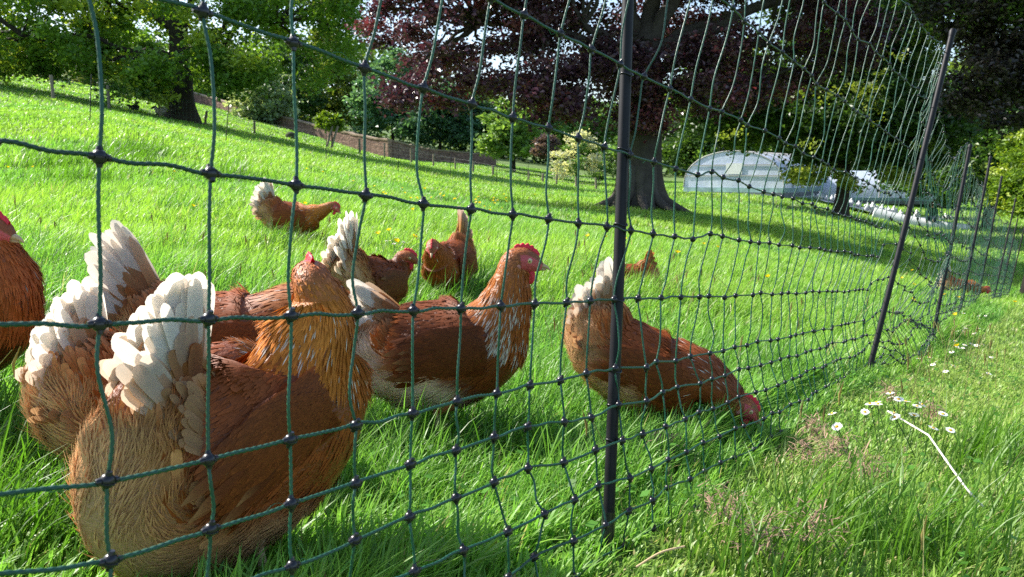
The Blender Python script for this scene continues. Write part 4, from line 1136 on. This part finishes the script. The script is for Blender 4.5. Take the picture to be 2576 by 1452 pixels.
    coat(2600, .05, 2.5, lambda t, s: (s > -.1 + flo * .8) | ((t < .8) & (s > -.75)), lambda t: np.interp(t, [0, 2.3], [.042, .032]), lambda t: np.interp(t, [0, 2.3], [.0085, .0065]), .015, .08, 5, covcol, cup=.04, nb=.85, shaft=.96, tip=.3)
    # hackle
    hk = GOLD if hackle is None else np.asarray(hackle)
    def hackcol(t, s, m):
        top = np.clip((s + .7) / .9, 0, 1)[:, None]
        c = (hk * top + RUST * .9 * (1 - top)) * R.uniform(.78, 1.15, (m, 1))
        w = R.random(m) < specks * np.clip((9.4 - t) / 1.6, .15, 1.6) * np.where(s > -.5, 1, .25)
        hackw[0] = np.where(w, .62, 1.)
        c1 = np.where(w[:, None], WHITE * R.uniform(.55, .95, (m, 1)), np.clip(c * 1.3 + .01, 0, 1))
        return c, c1, np.full(m, .45), np.full(m, .85)
    coat(8000, 6.3, 10.2, lambda t, s: t > 0, lambda t: np.interp(t, [6.3, 8, 9.5, 10.2], [.042, .034, .022, .014]), lambda t: np.interp(t, [6.3, 8, 10.2], [.0036, .0031, .0025]), .004, .05, 5, hackcol, tip=.08, shaft=.95, nb=.9, cup=.08)
    headcol = lambda t, s, m: (lambda c: (c, c * 1.3, np.full(m, .3), np.full(m, 1.)))(np.array([.44, .15, .055]) * R.uniform(.7, 1.25, (m, 1)))
    coat(1500, 9.7, 11.6, lambda t, s: (t < 10.75) | (s > .5), .011, .0032, .10, .1, 4, headcol, tip=.1)
    pl.build('plumage', M_FEATHER, root)
    # ---- wings
    for sgn in (-1, 1):
        wb = MB()
        cen = np.array([-.008, sgn * .084 * bodyw, .228]); rad = np.array([.090, .014, .052])
        qn = 22; th_ = np.linspace(0, 2 * np.pi, qn, endpoint=False); ph_ = np.linspace(0, np.pi, 13)
        Wv = np.stack([np.repeat(np.cos(ph_)[:, None], qn, 1), np.sin(ph_)[:, None] * np.cos(th_)[None], np.sin(ph_)[:, None] * np.sin(th_)[None]], -1).reshape(-1, 3) * rad
        Wv[:, 2] -= np.clip(-Wv[:, 0], 0, 1) * .18
        i = np.arange(12)[:, None] * qn; j = np.arange(qn)[None]; k = (j + 1) % qn
        wb.add(rb(Wv + cen), np.stack([i + j, i + k, i + qn + k, i + qn + j], -1).reshape(-1, 4), DARK * .8 * dark)
        # flight feathers laid along the wing, then rows of coverts over them
        for (m, xr, zr, L0, w0, lift, cb, ce) in ((14, (-.06, .0), (-.045, .03), .078, .014, .02, DARK * 1.1, TAN * .8), (1100, (-.080, .085), (-.048, .048), .026, .0056, .012, RUST * .62, RUST * .9), (900, (-.03, .09), (-.048, .050), .018, .0048, .015, RUST * .68, RUST * .98)):
            m = int(m * (.5 + .5 * detail)); fx = R.uniform(*xr, m); fz = R.uniform(*zr, m)
            if m <= 14: fx = np.linspace(xr[0], xr[1], m); fz = np.linspace(zr[0], zr[1], m)
            yy = np.sqrt(np.clip(1 - (fx / rad[0]) ** 2 - (fz / rad[2]) ** 2, .02, 1)) * rad[1]
            p = np.stack([fx, sgn * (yy + .002), fz - np.clip(-fx, 0, 1) * .18], 1) + cen
            nn = norm(np.stack([fx / rad[0] ** 2, sgn * yy / rad[1] ** 2, fz / rad[2] ** 2], 1) + np.array([0, sgn * 25., 0]))
            dv = norm(np.array([-1, 0, -.16]) + nn * (lift - .1) + R.normal(0, .05, (m, 3)))
            col_ = np.asarray(cb)[None] * R.uniform(.75, 1.2, (m, 1)) * dark; c1 = np.asarray(ce)[None] * R.uniform(.8, 1.2, (m, 1)) * dark
            if m <= 14: c1[:2] = CREAM * .9
            feathers(wb, rb(p), dv @ RB.T, nn @ RB.T, np.full(m, L0) * R.uniform(.85, 1.1, m), np.full(m, w0), np.full(m, .05), col_, c1, np.full(m, .6), np.full(m, 1.), 5, shaft=.93, cup=.04, nb=.8)
        wb.build('wing', M_FEATHER, root)
    # ---- tail: coverts over a fan of flight feathers
    tb = MB(); T0 = np.array([-.122 + tx, 0, .272 + tz])
    wt_ = WHITE if tailcol is None else np.asarray(tailcol)
    layers = ((15, 1.0, .025, .002, TAN, wt_, white - .25, white + .15, .0), (15, .96, .024, .004, TAN, wt_ * .95 + TAN * .05, white - .2, white + .2, 3.), (16, .78, .021, .0065, TAN * .7 + RUST * .1, TAN * .62 + wt_ * .36, .3, 1.0, 1.), (22, .62, .017, .009, RUST * .7 + TAN * .15, TAN * .8 + wt_ * .05, .3, 1., 0.), (24, .48, .016, .012, RUST * .65, RUST * .6 + TAN * .35, .3, 1., 0.))
    for sgn in (-1, 1):
        for (m, lf, w0, off, c0, c1, k0, k1, ja) in layers:
            q = np.linspace(0, 1, m)
            ang = np.radians(tail + ja - q * tspread + R.normal(0, 3.0, m))
            dv = np.stack([-np.cos(ang), sgn * (.03 + .20 * q * tfan + off * 3), np.sin(ang)], 1)
            p = T0 + np.stack([-.015 * q - off * .1, sgn * (off * .9 + .004 + .014 * q), -.05 * q], 1)
            nn = norm(np.stack([.25 * np.ones(m), sgn * np.ones(m), .15 * np.ones(m)], 1) + R.normal(0, .12, (m, 3)))
            L_ = tlen * lf * (1 - tshrink * q) * R.uniform(.86, 1.06, m)
            cc0 = np.asarray(c0)[None] * R.uniform(.8, 1.2, (m, 1)); cc1 = np.clip(np.asarray(c1)[None] * R.uniform(.92, 1.05, (m, 1)), 0, .92)
            low = np.clip((q[:, None] - .62) / .3, 0, 1)
            cc1 = cc1 * (1 - low * .6) + (TAN * .6 + CREAM * .3) * low * .6
            kk = k0 + .25 * q
            feathers(tb, rb(p), dv @ RB.T, nn @ RB.T, L_, np.full(m, w0) * R.uniform(.85, 1.12, m), np.full(m, .10) * R.uniform(.3, 1.8, m), cc0, cc1, kk, np.maximum(kk + .15, k1), 9, cup=.05, shaft=.88, nb=.75, rim=.14)
    for sgn in (-1, 1):                                            # soft tan coverts under the tail, down to the fluff
        for lf, off in ((.66, .010), (.50, .022), (.40, .034)):
            m = 30; q = R.random(m)
            ang = np.radians(tail - tspread * .45 - q * (tspread * .55 + 6) + R.normal(0, 4, m))
            dv = np.stack([-np.cos(ang), sgn * (.10 + .25 * q + off * 4), np.sin(ang)], 1)
            p = T0 + np.stack([-.012 * q - off * .2, sgn * (off + .006 + .012 * q), -.02 - .05 * q], 1)
            nn = norm(np.stack([.3 * np.ones(m), sgn * np.ones(m), .25 * np.ones(m)], 1) + R.normal(0, .12, (m, 3)))
            c0_ = (RUST * .3 + TAN * .4) * R.uniform(.8, 1.15, (m, 1)); c1_ = (TAN * .35 + BUFF * .3 + CREAM * .15) * R.uniform(.85, 1.1, (m, 1))
            feathers(tb, rb(p), dv @ RB.T, nn @ RB.T, .135 * lf * R.uniform(.75, 1.1, m), np.full(m, .013) * R.uniform(.8, 1.2, m), np.full(m, .25), c0_, c1_, np.full(m, .2), np.full(m, .9), 7, cup=.04, shaft=.97, nb=.85)
    tb.build('tail', M_TAIL, root)
    # ---- head furniture
    hmid = h0 + fwd * .03 + hup * .007
    cb = MB()
    nx = 44; tx = np.linspace(0, 1, nx)
    prof = .006 + .0095 * np.sin(np.pi * np.clip(tx * 1.02, 0, 1)) ** .6 * (.55 + .45 * np.abs(np.sin(tx * np.pi * 5))) 
    low = h0 + fwd[None] * (-.004 + .056 * tx)[:, None] + hup[None] * (.029 - .02 * np.clip(tx - .55, 0, 1) ** 1.2)[:, None]
    rows = []
    for s_, f_ in ((-1, 0.), (-1, .8), (0, 1.), (1, .8), (1, 0.)):
        rows.append(low + hup * (prof * f_)[:, None] + hl * (s_ * (.0032 if f_ == 0 else .0018)))
    Vc = np.stack(rows, 1).reshape(-1, 3); i = np.arange(nx - 1)[:, None] * 5; j = np.arange(4)[None]
    cb.add(Vc, np.stack([i + j, i + 5 + j, i + 6 + j, i + 1 + j], -1).reshape(-1, 4), RED * R.uniform(.9, 1.1, (len(Vc), 1)))
    cb.build('comb', M_SKIN, root)
    for s_ in (-1, 1):
        wb = MB(); rot = np.stack([fwd, hl, hup], 1)
        ball(wb, h0 + fwd * .040 - hup * .022 + hl * s_ * .006, (.009, .0038, .0155), 12, 9, RED, rot=rot); wb.build('wattle', M_SKIN, root)
        eb = MB(); ec = h0 + fwd * .031 + hup * .0105 + hl * s_ * .0195
        ball(eb, ec, (.0062, .0045, .0062), 14, 8, (.62, .42, .36), rot=rot)
        ball(eb, ec + hl * s_ * .0012, (.0050, .0040, .0050), 14, 8, (.62, .50, .20), rot=rot)
        ball(eb, ec + hl * s_ * .0030, (.0024, .0027, .0024), 12, 8, (.005, .005, .005), rot=rot); eb.build('eye', M_HORN, root)
        lb = MB(); ball(lb, h0 + fwd * .008 - hup * .006 + hl * s_ * .0235, (.006, .0025, .009), 10, 7, (.60, .25, .20), rot=rot); lb.build('ear_lobe', M_SKIN, root)
    bk = MB(); b0 = h0 + fwd * .054 + hup * .002
    up_ = catmull([b0, b0 + fwd * .010 + hup * .0008, b0 + fwd * .020 - hup * .002, b0 + fwd * .0255 - hup * .0062], 12)
    tube(bk, up_, np.linspace(.0074, .0008, 12), 10, (.52, .36, .20))
    tube(bk, catmull([b0 - hup * .005, b0 + fwd * .010 - hup * .0058, b0 + fwd * .0175 - hup * .0064], 8), np.linspace(.0055, .001, 8), 8, (.48, .32, .18))
    bk.build('beak', M_HORN, root)
    # ---- legs
    if legs:
        for s_ in (-1, 1):
            lg = MB(); hip = rb((.012, s_ * .036 * bodyw, .16)); hock = np.array([-.022, s_ * .047, .092 - crouch * .5]); foot = np.array([.002 + .02 * s_, s_ * .05, .010])
            Pl = catmull([hip, (hip + hock) / 2 + (.012, 0, 0), hock, hock * .45 + foot * .55, foot], 26)
            rr_ = np.interp(np.linspace(0, 1, 26), [0, .25, .48, .58, 1], [.036, .028, .0115, .0066, .0060])
            cl = np.where((np.linspace(0, 1, 26) < .5)[:, None], RUST * .55 + BUFF * .25, np.array([.62, .44, .24])); tube(lg, Pl, rr_, 12, cl)
            for a_, ln in ((0, .058), (32, .05), (-32, .05), (180, .022)):
                dv = np.array([math.cos(math.radians(a_)), math.sin(math.radians(a_)), 0])
                tube(lg, catmull([foot + (0, 0, .002), foot + dv * ln * .5 + (0, 0, .001), foot + dv * ln - (0, 0, .004)], 8), np.linspace(.0052, .0026, 8), 8, (.60, .42, .22))
            lg.build('leg', M_HORN, root)
    return root

# 1 nearest hen, seen from behind, looking away
hen('nearest hen, turned away, with tall white-tipped tail and golden neck against the netting', 652, 1.0, 47, .93, 24, crouch=.0, tx=.07, tz=.035, deep=1.2, bodyw=.88, dark=.85, tshrink=.16, fluff=(.64, .37, .18), flo=-.3, rumpf=520,
    neck=[(.094, .000, .314, .056, .067), (.108, .000, .348, .047, .053), (.112, .004, .376, .037, .041)], head=(.106, .008, .399), hyaw=68, hpitch=-4, tail=121, tspread=54, tlen=.158, tfan=.8, white=.45, specks=.14, seed=1, detail=1.5)
# 2 fluffy one behind it, head down
hen('pecking hen with wide fluffy white tail just behind the nearest hen', 468, 1.26, 45, .96, -10, crouch=.060,
    neck=[(.128, -.004, .215, .058, .064), (.165, -.015, .180, .047, .052), (.19, -.025, .135, .036, .040)], head=(.205, -.03, .10), hyaw=-20, hpitch=-55, tail=72, tspread=50, tlen=.148, tfan=.9, flo=-.12, rumpf=330, dark=.85, white=.5, specks=.15, hackle=(.30, .10, .02), seed=2, detail=1.3)
# 3 the one stretching its neck out behind
hen('hen with raised fan tail and outstretched neck behind the nearest two hens', 605, 1.62, 4, 1.04, -2, crouch=.045,
    neck=[(.134, 0, .262, .064, .075), (.184, 0, .272, .050, .054), (.222, 0, .262, .040, .044)], head=(.25, 0, .238), hyaw=0, hpitch=-35, tail=60, tspread=62, tlen=.21, white=.42, specks=.05, hackle=(.30, .095, .02), dark=.85, seed=3, detail=1.2)
# 4 left edge, plumage colour darkened to stand for its backlit shade
hen('hen with backlit shade in its plumage colour, cut off by the left edge, beak pointing right', -112, 1.36, -10, 1.0, 2, crouch=.03,
    neck=[(.112, .0, .290, .055, .062), (.105, 0, .325, .040, .046), (.092, 0, .350, .031, .035)], head=(.086, 0, .366), hpitch=-8, tail=60, seed=4, dark=.35, specks=.02, hackle=(.085, .028, .012), detail=1.1)
# 5 far left of the middle
hen('far hen with upright white tail, stepping right with lowered head', 742, 4.6, 6, .92, -10, crouch=.04,
    neck=[(.130, 0, .248, .054, .060), (.168, 0, .262, .042, .046), (.200, 0, .280, .032, .036)], head=(.232, 0, .295), hpitch=-38, tail=66, tspread=70, tlen=.185, white=.4, seed=5, detail=.7)
# 6 tall fluffy tail, facing away
hen('hen with very tall brilliant white tail facing away in the middle', 945, 2.68, 62, .91, -10, crouch=.05,
    neck=[(.120, -.006, .250, .056, .062), (.138, -.014, .270, .044, .048), (.140, -.020, .290, .034, .037)], head=(.142, -.026, .304), hyaw=-70, hpitch=-18, tail=80, tspread=60, tlen=.20, tfan=.7, white=.3, specks=.05, hackle=(.18, .05, .016), dark=.6, seed=6, detail=.9)
# 7 facing the camera
hen('reddish hen facing the camera with lowered head and brown upright tail', 1130, 3.2, -108, .93, -8, crouch=.055,
    neck=[(.120, 0, .262, .060, .066), (.145, 0, .285, .048, .052), (.158, 0, .305, .036, .040)], head=(.168, 0, .318), hyaw=18, hpitch=-30, tail=72, tspread=40, tlen=.185, tfan=.5, white=.75, tailcol=(.50, .38, .34), specks=.02, hackle=(.32, .085, .02), dark=.8, seed=7, detail=.9)
# 8 the profile
hen('hen standing in full profile facing right with white-streaked neck in the centre', 1130, 1.62, 3, .98, 3, crouch=.008, tx=.055, lx=.94, deep=1.06, fluff=(.78, .62, .46),
    neck=[(.118, 0, .290, .055, .064), (.132, 0, .330, .043, .050), (.138, 0, .362, .034, .039)], head=(.143, 0, .392), hpitch=-8, tail=38, tspread=52, tlen=.165, white=.5, specks=.6, hackle=(.42, .13, .025), dark=.55, seed=8, detail=1.4)
# 9 pecking on the right
hen('hen pecking the ground behind the near netting post with head down to the right', 1625, 1.74, -7, .88, -25, crouch=.062,
    neck=[(.130, 0, .200, .058, .064), (.166, 0, .178, .048, .052), (.195, 0, .155, .038, .042)], head=(.216, 0, .135), hpitch=-38, tail=64, tspread=42, tlen=.165, tfan=.6, white=.72, specks=.05, hackle=(.22, .06, .018), dark=.78, seed=9, detail=1.3)
# 10 rump only, in the grass
hen('small far hen with pointed brown tail, half hidden in grass beside the near netting post', 1568, 3.7, 186, .74, -2,
    neck=[(.130, 0, .20, .054, .060), (.165, 0, .165, .044, .048), (.19, 0, .125, .034, .038)], head=(.205, 0, .095), hpitch=-60, tail=68, tspread=30, tlen=.135, tfan=.2, tailcol=(.40, .16, .05), legs=False, lower=.09, seed=10, detail=.6)
# 11 far right
hen('distant hen with pale tail and red comb in the grass seen through the loose netting', 2416, 8.3, -6, 1.0, -10,
    neck=[(.135, 0, .225, .054, .060), (.175, 0, .215, .042, .046), (.205, 0, .215, .032, .036)], head=(.228, 0, .218), hpitch=-15, tail=70, tspread=80, tlen=.18, white=.35, lower=.04, seed=11, detail=.5)
# ------------------------------------------------------------------ small things in the grass
def bz(p, dz=0.0): return np.array([p[0], p[1], gz(p[0], p[1])[0] + dz])
# daisies
def daisy_meshes():
    st = MB(); tube(st, [(0, 0, -.01), (.003, 0, .05), (.0, 0, .1)], .0011, 5, (.10, .20, .04))
    pe = MB()
    for q in range(16):
        a = q / 16 * 2 * math.pi; r_ = rng.uniform(.0105, .0125)
        d_ = np.array([math.cos(a), math.sin(a), 0]); s_ = np.array([-d_[1], d_[0], 0])
        V = [d_ * .003 + s_ * .0009, d_ * .003 - s_ * .0009, d_ * r_ * .7 - s_ * .0021 + (0, 0, .0012), d_ * r_ * .7 + s_ * .0021 + (0, 0, .0012), d_ * r_ - s_ * .0011 + (0, 0, .0006), d_ * r_ + s_ * .0011 + (0, 0, .0006)]
        pe.add(np.array(V) + (0, 0, .101), [[0, 1, 2, 3], [3, 2, 4, 5]], (.85, .85, .86))
    ce = MB(); ball(ce, (0, 0, .1015), (.0038, .0038, .0024), 10, 6, (.75, .50, .02))
    return st.mesh('stem', M_PETAL), pe.mesh('petals', M_PETAL), ce.mesh('centre', M_PETAL)
DST, DPE, DCE = daisy_meshes()
S1 = lambda x, y: ((2448 + x * .4228) / 1.26707, (1226 + y * .4228) / 1.26707)
S2 = lambda x, y: ((2448 + x * .4221) / 1.26707, (613 + y * .4221) / 1.26707)
DA = [S1(*p) for p in ((735, 118), (955, 100), (985, 106), (1025, 104), (945, 150), (1030, 152), (1085, 132), (1105, 124), (862, 188), (822, 224), (665, 232), (1255, 150), (1150, 226), (1140, 270), (1290, 280), (1060, 246), (880, 196), (640, 236))]
DA += [S2(*p) for p in ((1660, 920), (1560, 955), (1630, 945), (1480, 920), (1415, 1035), (1485, 1020), (1605, 1035), (1395, 1125), (1490, 1120), (1580, 1125), (1595, 1155), (1415, 1165), (1465, 1165), (1440, 1155), (1425, 1195), (1685, 1230), (1365, 1250), (1305, 1295), (1310, 1315), (1390, 1315), (1175, 1265), (1225, 1265), (1610, 1335), (1485, 1030), (1600, 1045), (1460, 1175))]
DA += [(975, 604), (984, 600), (992, 607), (981, 610), (1000, 604)]
for px, py in DA:
    p, d = hit_h(px, py, .10)
    e = empty('daisy', bz(p, 0), rng.uniform(0, 6)); s = rng.uniform(.7, .95) * (1 if d < 4 else 1.3); e.scale = (s, s, rng.uniform(.85, 1.1))
    e.rotation_euler = (rng.normal(.25, .15), rng.normal(-.1, .2), rng.uniform(0, 6))
    if py < 620: lab = 'white daisy beside the hen with the tall white tail'
    elif px > 2200 and py < 985: lab = 'white daisy in the grass strip along the foot of the far netting'
    else: lab = 'white daisy in the cluster near the end of the bleached stem'
    tag(e, lab, 'daisy', {True: 'daisies by the tall-tailed hen'}.get(py < 620, 'daisies along the netting' if py < 985 else 'daisies by the bleached stem'))
    for nm, me in (('stem', DST), ('petals', DPE), ('centre', DCE)):
        o = bpy.data.objects.new(nm, me); COL.objects.link(o); o.parent = e
# buttercups
bm_ = MB(); tube(bm_, [(0, 0, -.02), (.006, 0, .09), (.0, 0, .19)], .0012, 4, (.09, .20, .03))
for q in range(5):
    a = q / 5 * 2 * math.pi; d_ = np.array([math.cos(a), math.sin(a), 0]); s_ = np.array([-d_[1], d_[0], 0])
    V = [s_ * .002, -s_ * .002, d_ * .010 - s_ * .008 + (0, 0, .006), d_ * .010 + s_ * .008 + (0, 0, .006), d_ * .014 - s_ * .004 + (0, 0, .011), d_ * .014 + s_ * .004 + (0, 0, .011)]
    bm_.add(np.array(V) + (0, 0, .19), [[0, 1, 2, 3], [3, 2, 4, 5]], (.88, .66, .01))
BCM = bm_.mesh('buttercup', M_PETAL)
T2 = lambda x, y: ((816 + x * .4221) / 1.26707, (613 + y * .4221) / 1.26707)
BC = [T2(*p) for p in ((1000, 312), (1018, 332), (1042, 305), (1080, 292), (1110, 5), (1135, 28), (1150, 50), (1190, 45), (1225, 125), (1340, 40), (1365, 25), (1400, 95), (1700, 80), (1720, 105), (1755, 110), (1780, 105), (1755, 125), (1840, 85), (1880, 50), (1900, 20), (1700, 55), (990, 8), (1015, 15))]
BC += [(1125, 492), (1135, 498), (1160, 505), (1190, 508), (1212, 515), (1222, 520), (1232, 517), (1240, 510), (1250, 505), (1205, 508), (1262, 512), (1325, 498), (1345, 495), (1380, 500), (1405, 505), (1060, 478), (1015, 475), (950, 470), (875, 455), (800, 430), (780, 425), (1300, 540), (1480, 585), (1500, 592), (1545, 600), (1690, 640), (1760, 615), (1778, 618), (1640, 590), (1950, 700), (2260, 700), (2275, 715), (2250, 745), (2300, 690), (2395, 745), (2402, 752), (2550, 762), (2433, 782), (2455, 850), (100, 420), (5, 420), (410, 425), (440, 510), (620, 490), (640, 505), (760, 512), (790, 520), (300, 240), (340, 250), (380, 258), (425, 266), (330, 246), (355, 253)]
for px, py in BC:
    p, d = hit_h(px, py, .18)
    o = bpy.data.objects.new('buttercup', BCM); COL.objects.link(o); o.location = tuple(bz(p)); s = .8 if d < 3.5 else (1.0 if d < 12 else 1.7)
    o.scale = (s, s, min(s, 1.25)); o.rotation_euler = (rng.normal(.35, .2), rng.normal(0, .25), rng.uniform(0, 6))
    lab, grp = (('yellow buttercup in the upper meadow by the wooden fence', 'upper meadow buttercups') if py < 300 else ('yellow buttercup in the open meadow behind the hens', 'buttercups behind the hens') if px < 1700 else ('yellow buttercup near the far end of the netting', 'buttercups by the netting end'))
    tag(o, lab, 'buttercup', grp)
# bleached bent stem, straw, dead grass
pts = []
for q, (x, y) in enumerate(((905, 210), (1100, 318), (1212, 386), (1345, 575), (1440, 715), (1520, 815), (1625, 930))):
    hh_ = (.085, .10, .11, .10, .09, .08, .06)[q]; p, d = hit_h(*S1(x, y), hh_); pts.append(bz(p, hh_))
mb = MB(); Ps = np.concatenate([catmull(pts[:3], 20), catmull(pts[2:], 34)[1:]])
rs_ = .0016 + .0006 * (np.arange(len(Ps)) % 9 == 0); tube(mb, Ps, rs_, 8, (.76, .73, .64))
tag(mb.build('bleached_stalk', M_STRAW, loc=pts[0]), 'bleached white bent stem lying in the grass outside the netting', 'stalk')
p1, _ = hit_h(1600, 1430, .06); p2, _ = hit_h(1722, 1376, .08); mb = MB()
tube(mb, catmull([bz(p1, .06), (bz(p1, .075) + bz(p2, .075)) / 2, bz(p2, .08)], 14), .0013, 7, (.62, .47, .27)); tag(mb.build('dry_straw', M_STRAW, loc=p1), 'short tan straw lying in the grass right of the near post foot', 'straw')
S3 = lambda x, y: ((1632 + x * .4228) / 1.26707, (1226 + y * .4228) / 1.26707)
DG = [(S3(1150, 440), .035, 'under the pecking hen'), (S3(1590, 890), .045, 'between the near post and the picture middle'), (S3(1890, 1130), .045, 'lowest of those beside the bleached stem'), (S1(500, 440), .045, 'brownest one left of the bleached stem'), (S1(300, 510), .05, 'left of the brownest clump'), (S1(730, 600), .035, 'below the bend of the bleached stem'),
      (S1(340, 1040), .045, 'in front of the bleached stem'), (S1(925, 60), .02, 'just behind the daisy cluster'), (S1(1240, 190), .02, 'right of the daisy cluster'), (S1(350, 310), .02, 'next to the lowest netting line')]
for (px, py), r_, where in DG:
    p, d = hit_h(px, py, .055); m = 75; r_ *= .38; mb = MB()
    x, y = p[0] + rng.normal(0, r_, m), p[1] + rng.normal(0, r_ * .9, m); z = gz(x, y) + rng.uniform(.03, .07, m)
    a = rng.uniform(0, 6.28, m); L = rng.uniform(.012, .04, m); dv = np.stack([np.cos(a) * L, np.sin(a) * L, rng.normal(0, .3, m) * L], 1); sd = np.stack([-np.sin(a), np.cos(a), np.zeros(m)], 1) * .0010
    c0 = np.stack([x, y, z], 1); V = np.stack([c0 - sd, c0 + sd, c0 + dv * .6 + sd + (0, 0, .006), c0 + dv * .6 - sd + (0, 0, .006), c0 + dv + sd * .2, c0 + dv - sd * .2], 1)
    b_ = np.arange(m)[:, None] * 6; f = np.concatenate([b_ + [0, 1, 2, 3], b_ + [3, 2, 4, 5]]); cc = np.array([.33, .22, .15]) * rng.uniform(.5, 1.5, (m, 1))
    mb.add(V.reshape(-1, 3), f, np.repeat(cc, 6, 0)); tag(mb.build('dead_grass_clump', M_STRAW, loc=bz(p)), 'tuft of brown dead grass ' + where, 'dead grass', 'dead grass tufts')
# ------------------------------------------------------------------ sheep and lamb by the tree
def fleece_beast(label, cat, g, yaw, s, wool, facec, lying=True):
    root = empty(cat, g, yaw); root.scale = (s,) * 3; tag(root, label, cat)
    mb = MB()
    st = np.array([(-.52, .34, .06, .08), (-.47, .36, .2, .24), (-.25, .37, .27, .32), (.05, .37, .27, .32), (.32, .40, .21, .26), (.44, .50, .14, .16), (.54, .60, .10, .12), (.64, .62, .075, .09), (.76, .56, .055, .06), (.82, .53, .02, .025)])
    X = catmull(st, 50); P = np.stack([X[:, 0], 0 * X[:, 0], X[:, 1]], 1); T = norm(np.gradient(P, axis=0)); U = np.stack([-T[:, 2], 0 * T[:, 0], T[:, 0]], 1)
    th = np.linspace(0, 2 * np.pi, 20, endpoint=False); S_ = np.array([0, 1.0, 0])
    rr_ = 1 + .04 * rng.normal(0, 1, (50, 20)) * (X[:, 0] < .45)[:, None]
    V = P[:, None] + rr_[..., None] * (np.cos(th)[None, :, None] * S_ * X[:, 2][:, None, None] + np.sin(th)[None, :, None] * U[:, None] * X[:, 3][:, None, None])
    V[..., 2] = np.maximum(V[..., 2], .03)
    cc = np.where((X[:, 0] < .52)[:, None], wool, facec)[:, None].repeat(20, 1).reshape(-1, 3)
    i = np.arange(49)[:, None] * 20; j = np.arange(20)[None]; k = (j + 1) % 20
    mb.add(V.reshape(-1, 3), np.stack([i + j, i + k, i + 20 + k, i + 20 + j], -1).reshape(-1, 4), cc); mb.build('body', M_WOOL, root)
    for s_ in (-1, 1):
        mb = MB(); tube(mb, [(.60, s_ * .06, .68), (.58, s_ * .14, .69), (.57, s_ * .20, .65)], [.025, .035, .008], 7, facec); mb.build('ear', M_WOOL, root)
        mb = MB(); tube(mb, catmull([(.30, s_ * .17, .20), (.48, s_ * .19, .08), (.34, s_ * .20, .05)], 10), np.linspace(.06, .03, 10), 8, facec); mb.build('leg', M_WOOL, root)
    return root
g = on_ground(412, 49.5); fleece_beast('white sheep with dark face lying by the spreading tree trunk', 'sheep', g, math.radians(183), .92, np.array([.66, .60, .50]), np.array([.05, .045, .04]))
g = on_ground(338, 49); fleece_beast('small black lamb lying in the grass left of the white sheep', 'lamb', g, math.radians(200), .55, np.array([.03, .03, .03]), np.array([.04, .04, .04]))
# ------------------------------------------------------------------ gardener crouching by the fleece
def person(g, yaw):
    root = empty('person', g, yaw); tag(root, 'person crouching in dark green jacket and navy trousers at the end of the white fleece', 'person')
    bm_v = [(0, 0, .42), (0, 0, .60), (.12, 0, .80), (.20, 0, .93), (.26, 0, 1.0), (.32, 0, 1.10)]
    me = bpy.data.meshes.new('body'); vs = list(bm_v); es = [(0, 1), (1, 2), (2, 3), (3, 4), (4, 5)]; rad = [.16, .15, .17, .11, .055, .095]
    def chain(start, pts, rs):
        last = start
        for p, r_ in zip(pts, rs): vs.append(p); rad.append(r_); es.append((last, len(vs) - 1)); last = len(vs) - 1
    for s in (-1, 1):
        chain(0, [(.10, s * .12, .42), (.42, s * .15, .50), (.26, s * .15, .26), (.18, s * .15, .07), (.34, s * .16, .05)], [.10, .08, .06, .045, .04])
        chain(2, [(.16, s * .20, .84), (.34, s * .24, .66), (.50, s * .16, .46), (.56, s * .13, .38)], [.075, .055, .042, .035])
    me.from_pydata(vs, es, []); o = bpy.data.objects.new('body', me); COL.objects.link(o); o.parent = root
    md = o.modifiers.new('skin', 'SKIN')
    for i_, r_ in enumerate(rad): me.skin_vertices[0].data[i_].radius = (r_, r_)
    me.skin_vertices[0].data[0].use_root = True
    sb = o.modifiers.new('sub', 'SUBSURF'); sb.levels = 2; sb.render_levels = 2
    m, t, b = new_mat('clothes'); tc = t.nodes.new('ShaderNodeTexCoord'); sx = t.nodes.new('ShaderNodeSeparateXYZ'); t.links.new(tc.outputs['Object'], sx.inputs[0])
    rp = t.nodes.new('ShaderNodeValToRGB'); rp.color_ramp.interpolation = 'CONSTANT'; e = rp.color_ramp.elements
    e[0].position = 0; e[0].color = (.03, .03, .03, 1); e[1].position = .1; e[1].color = (.02, .03, .07, 1)
    for pos, c_ in ((.58, (.02, .07, .045, 1)), (.985, (.50, .27, .19, 1))): q = e.new(pos); q.color = c_
    t.links.new(sx.outputs['Z'], rp.inputs[0]); t.links.new(rp.outputs[0], b.inputs['Base Color']); b.inputs['Roughness'].default_value = .85
    me.materials.append(m)
    for p in o.data.polygons: p.use_smooth = True
    hb = MB(); ball(hb, (.315, 0, 1.15), (.105, .10, .10), 14, 9, (.05, .03, .02)); hb.build('hair', M_WOOL, root)
    for s in (-1, 1):
        hb = MB(); ball(hb, (.58, s * .13, .36), (.03, .025, .05), 8, 6, (.52, .28, .20))
        for f_ in range(4): tube(hb, [(.585, s * .13 + (f_ - 1.5) * .016, .33), (.60, s * .13 + (f_ - 1.5) * .018, .285 + .01 * abs(f_ - 1.2)), (.59, s * .13 + (f_ - 1.5) * .017, .25 + .015 * abs(f_ - 1.2))], [.010, .009, .007], 6, (.52, .28, .20))
        tube(hb, [(.58, s * .105, .36), (.60, s * .085, .33), (.605, s * .085, .30)], [.011, .010, .008], 6, (.52, .28, .20)); hb.build('hand', M_SKIN, root)
g = on_ground(2345, 39.2); person(g, math.radians(-130))
